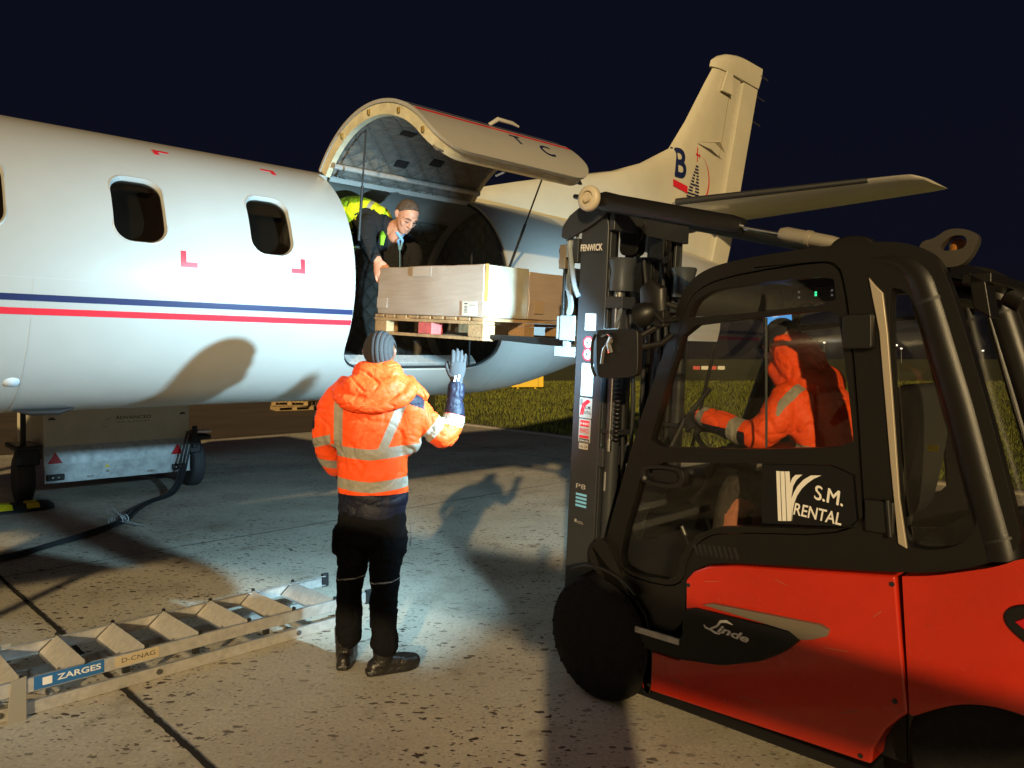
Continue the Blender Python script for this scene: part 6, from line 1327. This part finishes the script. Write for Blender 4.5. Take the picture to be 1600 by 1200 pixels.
# ---- forklift driver, built in the forklift's frame ------------------------------------------
dr_ = thing('person', 'person in an orange hooded jacket and dark cap driving the forklift', 'person', (.824, 4.134, 0), radians(135))
b = MB(); Md = Matrix.Translation((-.70, .05, 1.585)) @ Matrix.Rotation(radians(-112), 4, 'Z') @ Matrix.Rotation(radians(-10), 4, 'X'); head_shape(b, Md)
blob(b, [(-.95, .02, .98, .13, .1), (-.90, .02, 1.2, .14, .1), (-.80, .04, 1.45, .14, .1), (-.74, .05, 1.55, .06)])
DLA = [(-.80, .22, 1.475, .085), (-.76, .285, 1.37, .078), (-.68, .315, 1.315, .070), (-.57, .305, 1.335, .060), (-.46, .28, 1.365, .055), (-.395, .26, 1.375, .050)]
DRA = [(-.78, -.18, 1.45, .085), (-.72, -.27, 1.28, .075), (-.58, -.28, 1.17, .065), (-.45, -.24, 1.18, .055), (-.40, -.22, 1.19, .05)]
blob(b, [p[:3]+(p[3]*.6,) for p in DLA]); blob(b, [p[:3]+(p[3]*.6,) for p in DRA]); blob(b, [(-.98, .12, .98, .08), (-.55, .16, 1.0, .07), (-.42, .16, .55, .05)]); blob(b, [(-.98, -.10, .98, .08), (-.55, -.14, 1.0, .07), (-.40, -.14, .55, .05)])
me = remesh(b, .007, 3); mesh_obj('body', me, M_skin_w, dr_)
b = MB(); blob(b, [(-1.02, .02, 1.04, .17, .15), (-.99, .02, 1.18, .18, .155), (-.93, .03, 1.32, .19, .15), (-.86, .04, 1.44, .185, .13), (-.80, .05, 1.52, .13, .11)], 24, side=(0, 1, 0)); blob(b, DLA, 18); blob(b, DRA, 18); blob(b, [(-.82, -.16, 1.46, .075), (-.82, .05, 1.48, .09), (-.83, .21, 1.46, .08)], 16); blob(b, [(-.90, .17, 1.2, .07), (-.86, .2, 1.38, .08)])
me = remesh(b, .009, 5); folds(me, .011, 8, 4.4); co = get_co(me)
t1, d1 = limb_t(co, DLA[0], DLA[2]); t2, d2 = limb_t(co, DLA[2], DLA[5]); inA = (np.minimum(d1, d2) < .10) & (co[:, 0] > -.79)
bd = np.where(~inA, bandf(co[:, 2]-.12*(co[:, 0]+.9), 1.245, .062), -1); bd = np.maximum(bd, np.where(inA & (d2 < d1), np.maximum(bandf(t2, .075, .065)*1, bandf(t2, .285, .05)), -1)); bd = np.maximum(bd, np.where(~inA & (co[:, 2] > 1.4), bandf(co[:, 0]+(co[:, 2]-1.5)*.6, -.84, .05), -1))
attr(me, 'band', bd); attr(me, 'navy', np.where(inA & (d2 < d1), (1.325+.1*(co[:, 0]+.7)-co[:, 2]), -1)); mesh_obj('jacket', me, M_hiviz, dr_)
b = MB(); blob(b, [(-.80, .06, 1.60, .105), (-.78, .06, 1.66, .098), (-.755, .06, 1.70, .082)], 18); blob(b, [(-.84, .05, 1.53, .11), (-.84, -.04, 1.53, .1)]); blob(b, [(-.86, .14, 1.53, .08), (-.79, .16, 1.61, .065), (-.74, .14, 1.68, .055), (-.72, .12, 1.73, .04)]); blob(b, [(-.76, .15, 1.54, .06), (-.70, .14, 1.60, .045)]); me = remesh(b, .008, 4); folds(me, .012, 12, 2.2); mesh_obj('hood', me, M_hood, dr_)
b = MB(); blob(b, [tuple(Md @ Vector((0, -.005, .15)))+(.088,), tuple(Md @ Vector((0, -.01, .185)))+(.080,)], 18); blob(b, [tuple(Md @ Vector((0, .07, .165)))+(.06, .012), tuple(Md @ Vector((0, .13, .15)))+(.05, .008)], 14, side=tuple((Md @ Vector((1, 0, 0)))-(Md @ Vector((0, 0, 0))))); me = remesh(b, .006, 3); mesh_obj('cap', me, M_hoodin, dr_)
b = MB(); blob(b, [(-.40, .26, 1.375, .045), (-.37, .255, 1.375, .040)]); hand_shape(b, (-.375, .25, 1.375), (1, -.25, -.35), (.2, -1, -.3), 1, .45, .05, 1., .002); me = remesh(b, .004, 2); mesh_obj('glove', me, mat('black work glove', (.012, .012, .014), .8), dr_)
b = MB(); hand_shape(b, (-.41, -.22, 1.19), (1, .25, .1), (0, .4, -1), 1, .5, .05, 1., .002); me = remesh(b, .005, 2); mesh_obj('glove', me, mat('black work glove', (.012, .012, .014), .8), dr_)
b = MB(); blob(b, [(-1.0, .02, 1.02, .17, .14), (-.97, .02, .95, .17, .14)]); blob(b, [(-.98, .12, 1.0, .11), (-.72, .15, 1.04, .095), (-.52, .16, 1.03, .08), (-.45, .16, .82, .07), (-.42, .16, .6, .065)]); blob(b, [(-.98, -.10, 1.0, .11), (-.72, -.13, 1.04, .095), (-.50, -.14, 1.03, .08), (-.42, -.14, .82, .07), (-.38, -.14, .6, .065)]); me = remesh(b, .01, 4); folds(me, .010, 9, 3.); attr(me, 'band', np.full(len(me.vertices), -1.)); mesh_obj('trousers', me, mat('brown grey trousers', (.045, .038, .032), .85, bump=.2, bscale=30), dr_)
b = MB(); boot(b, (-.42, .16, .455), (-.22, .17, .455)); boot(b, (-.38, -.14, .455), (-.18, -.14, .455)); me = remesh(b, .008, 2); co = get_co(me); mesh_obj('boots', me, M_boot, dr_)

# ---- the photographer standing beside the lens, whose shadow lies on the apron -----------------
ph = thing('person', 'person in a dark coat behind the camera with both arms raised', 'person', (.10, -.50, 0), 0)
b = MB(); head_shape(b, Matrix.Translation((0, 0, 1.50))); blob(b, [(0, 0, .85, .14, .1), (0, 0, 1.35, .16, .1), (0, 0, 1.48, .06)])
for s in (-1, 1): blob(b, [(s*.2, 0, 1.4, .05), (s*.30, .10, 1.30, .045), (s*.26, .2, 1.56, .035), (s*.24, .24, 1.66, .03)]); hand_shape(b, (s*.24, .24, 1.66), (-.1*s, .2, 1), (0, 1, 0), -s, .3)
for s in (-1, 1): blob(b, [(s*.09, 0, .8, .07), (s*.1, 0, .1, .05)])
me = remesh(b, .010, 3); mesh_obj('body', me, M_skin_w, ph)
b = MB(); blob(b, [(0, 0, .72, .21, .15), (0, 0, 1.0, .20, .15), (0, 0, 1.3, .215, .15), (0, 0, 1.43, .16, .12)], 20)
for s in (-1, 1): blob(b, [(s*.18, 0, 1.40, .08), (s*.30, .10, 1.30, .07), (s*.27, .2, 1.52, .055), (s*.245, .235, 1.62, .045)])
me = remesh(b, .014, 4); mesh_obj('coat', me, M_blackcloth, ph)
b = MB(); blob(b, [(0, 0, .85, .16, .12), (0, 0, .75, .16, .12)])
for s in (-1, 1): blob(b, [(s*.09, 0, .8, .1), (s*.1, 0, .45, .08), (s*.105, 0, .14, .075)])
me = remesh(b, .014, 4); mesh_obj('trousers', me, M_blackcloth, ph)
b = MB(); boot(b, (-.105, 0, 0), (-.12, .18, 0)); boot(b, (.105, 0, 0), (.12, .18, 0)); me = remesh(b, .01, 2); mesh_obj('boots', me, M_boot, ph)
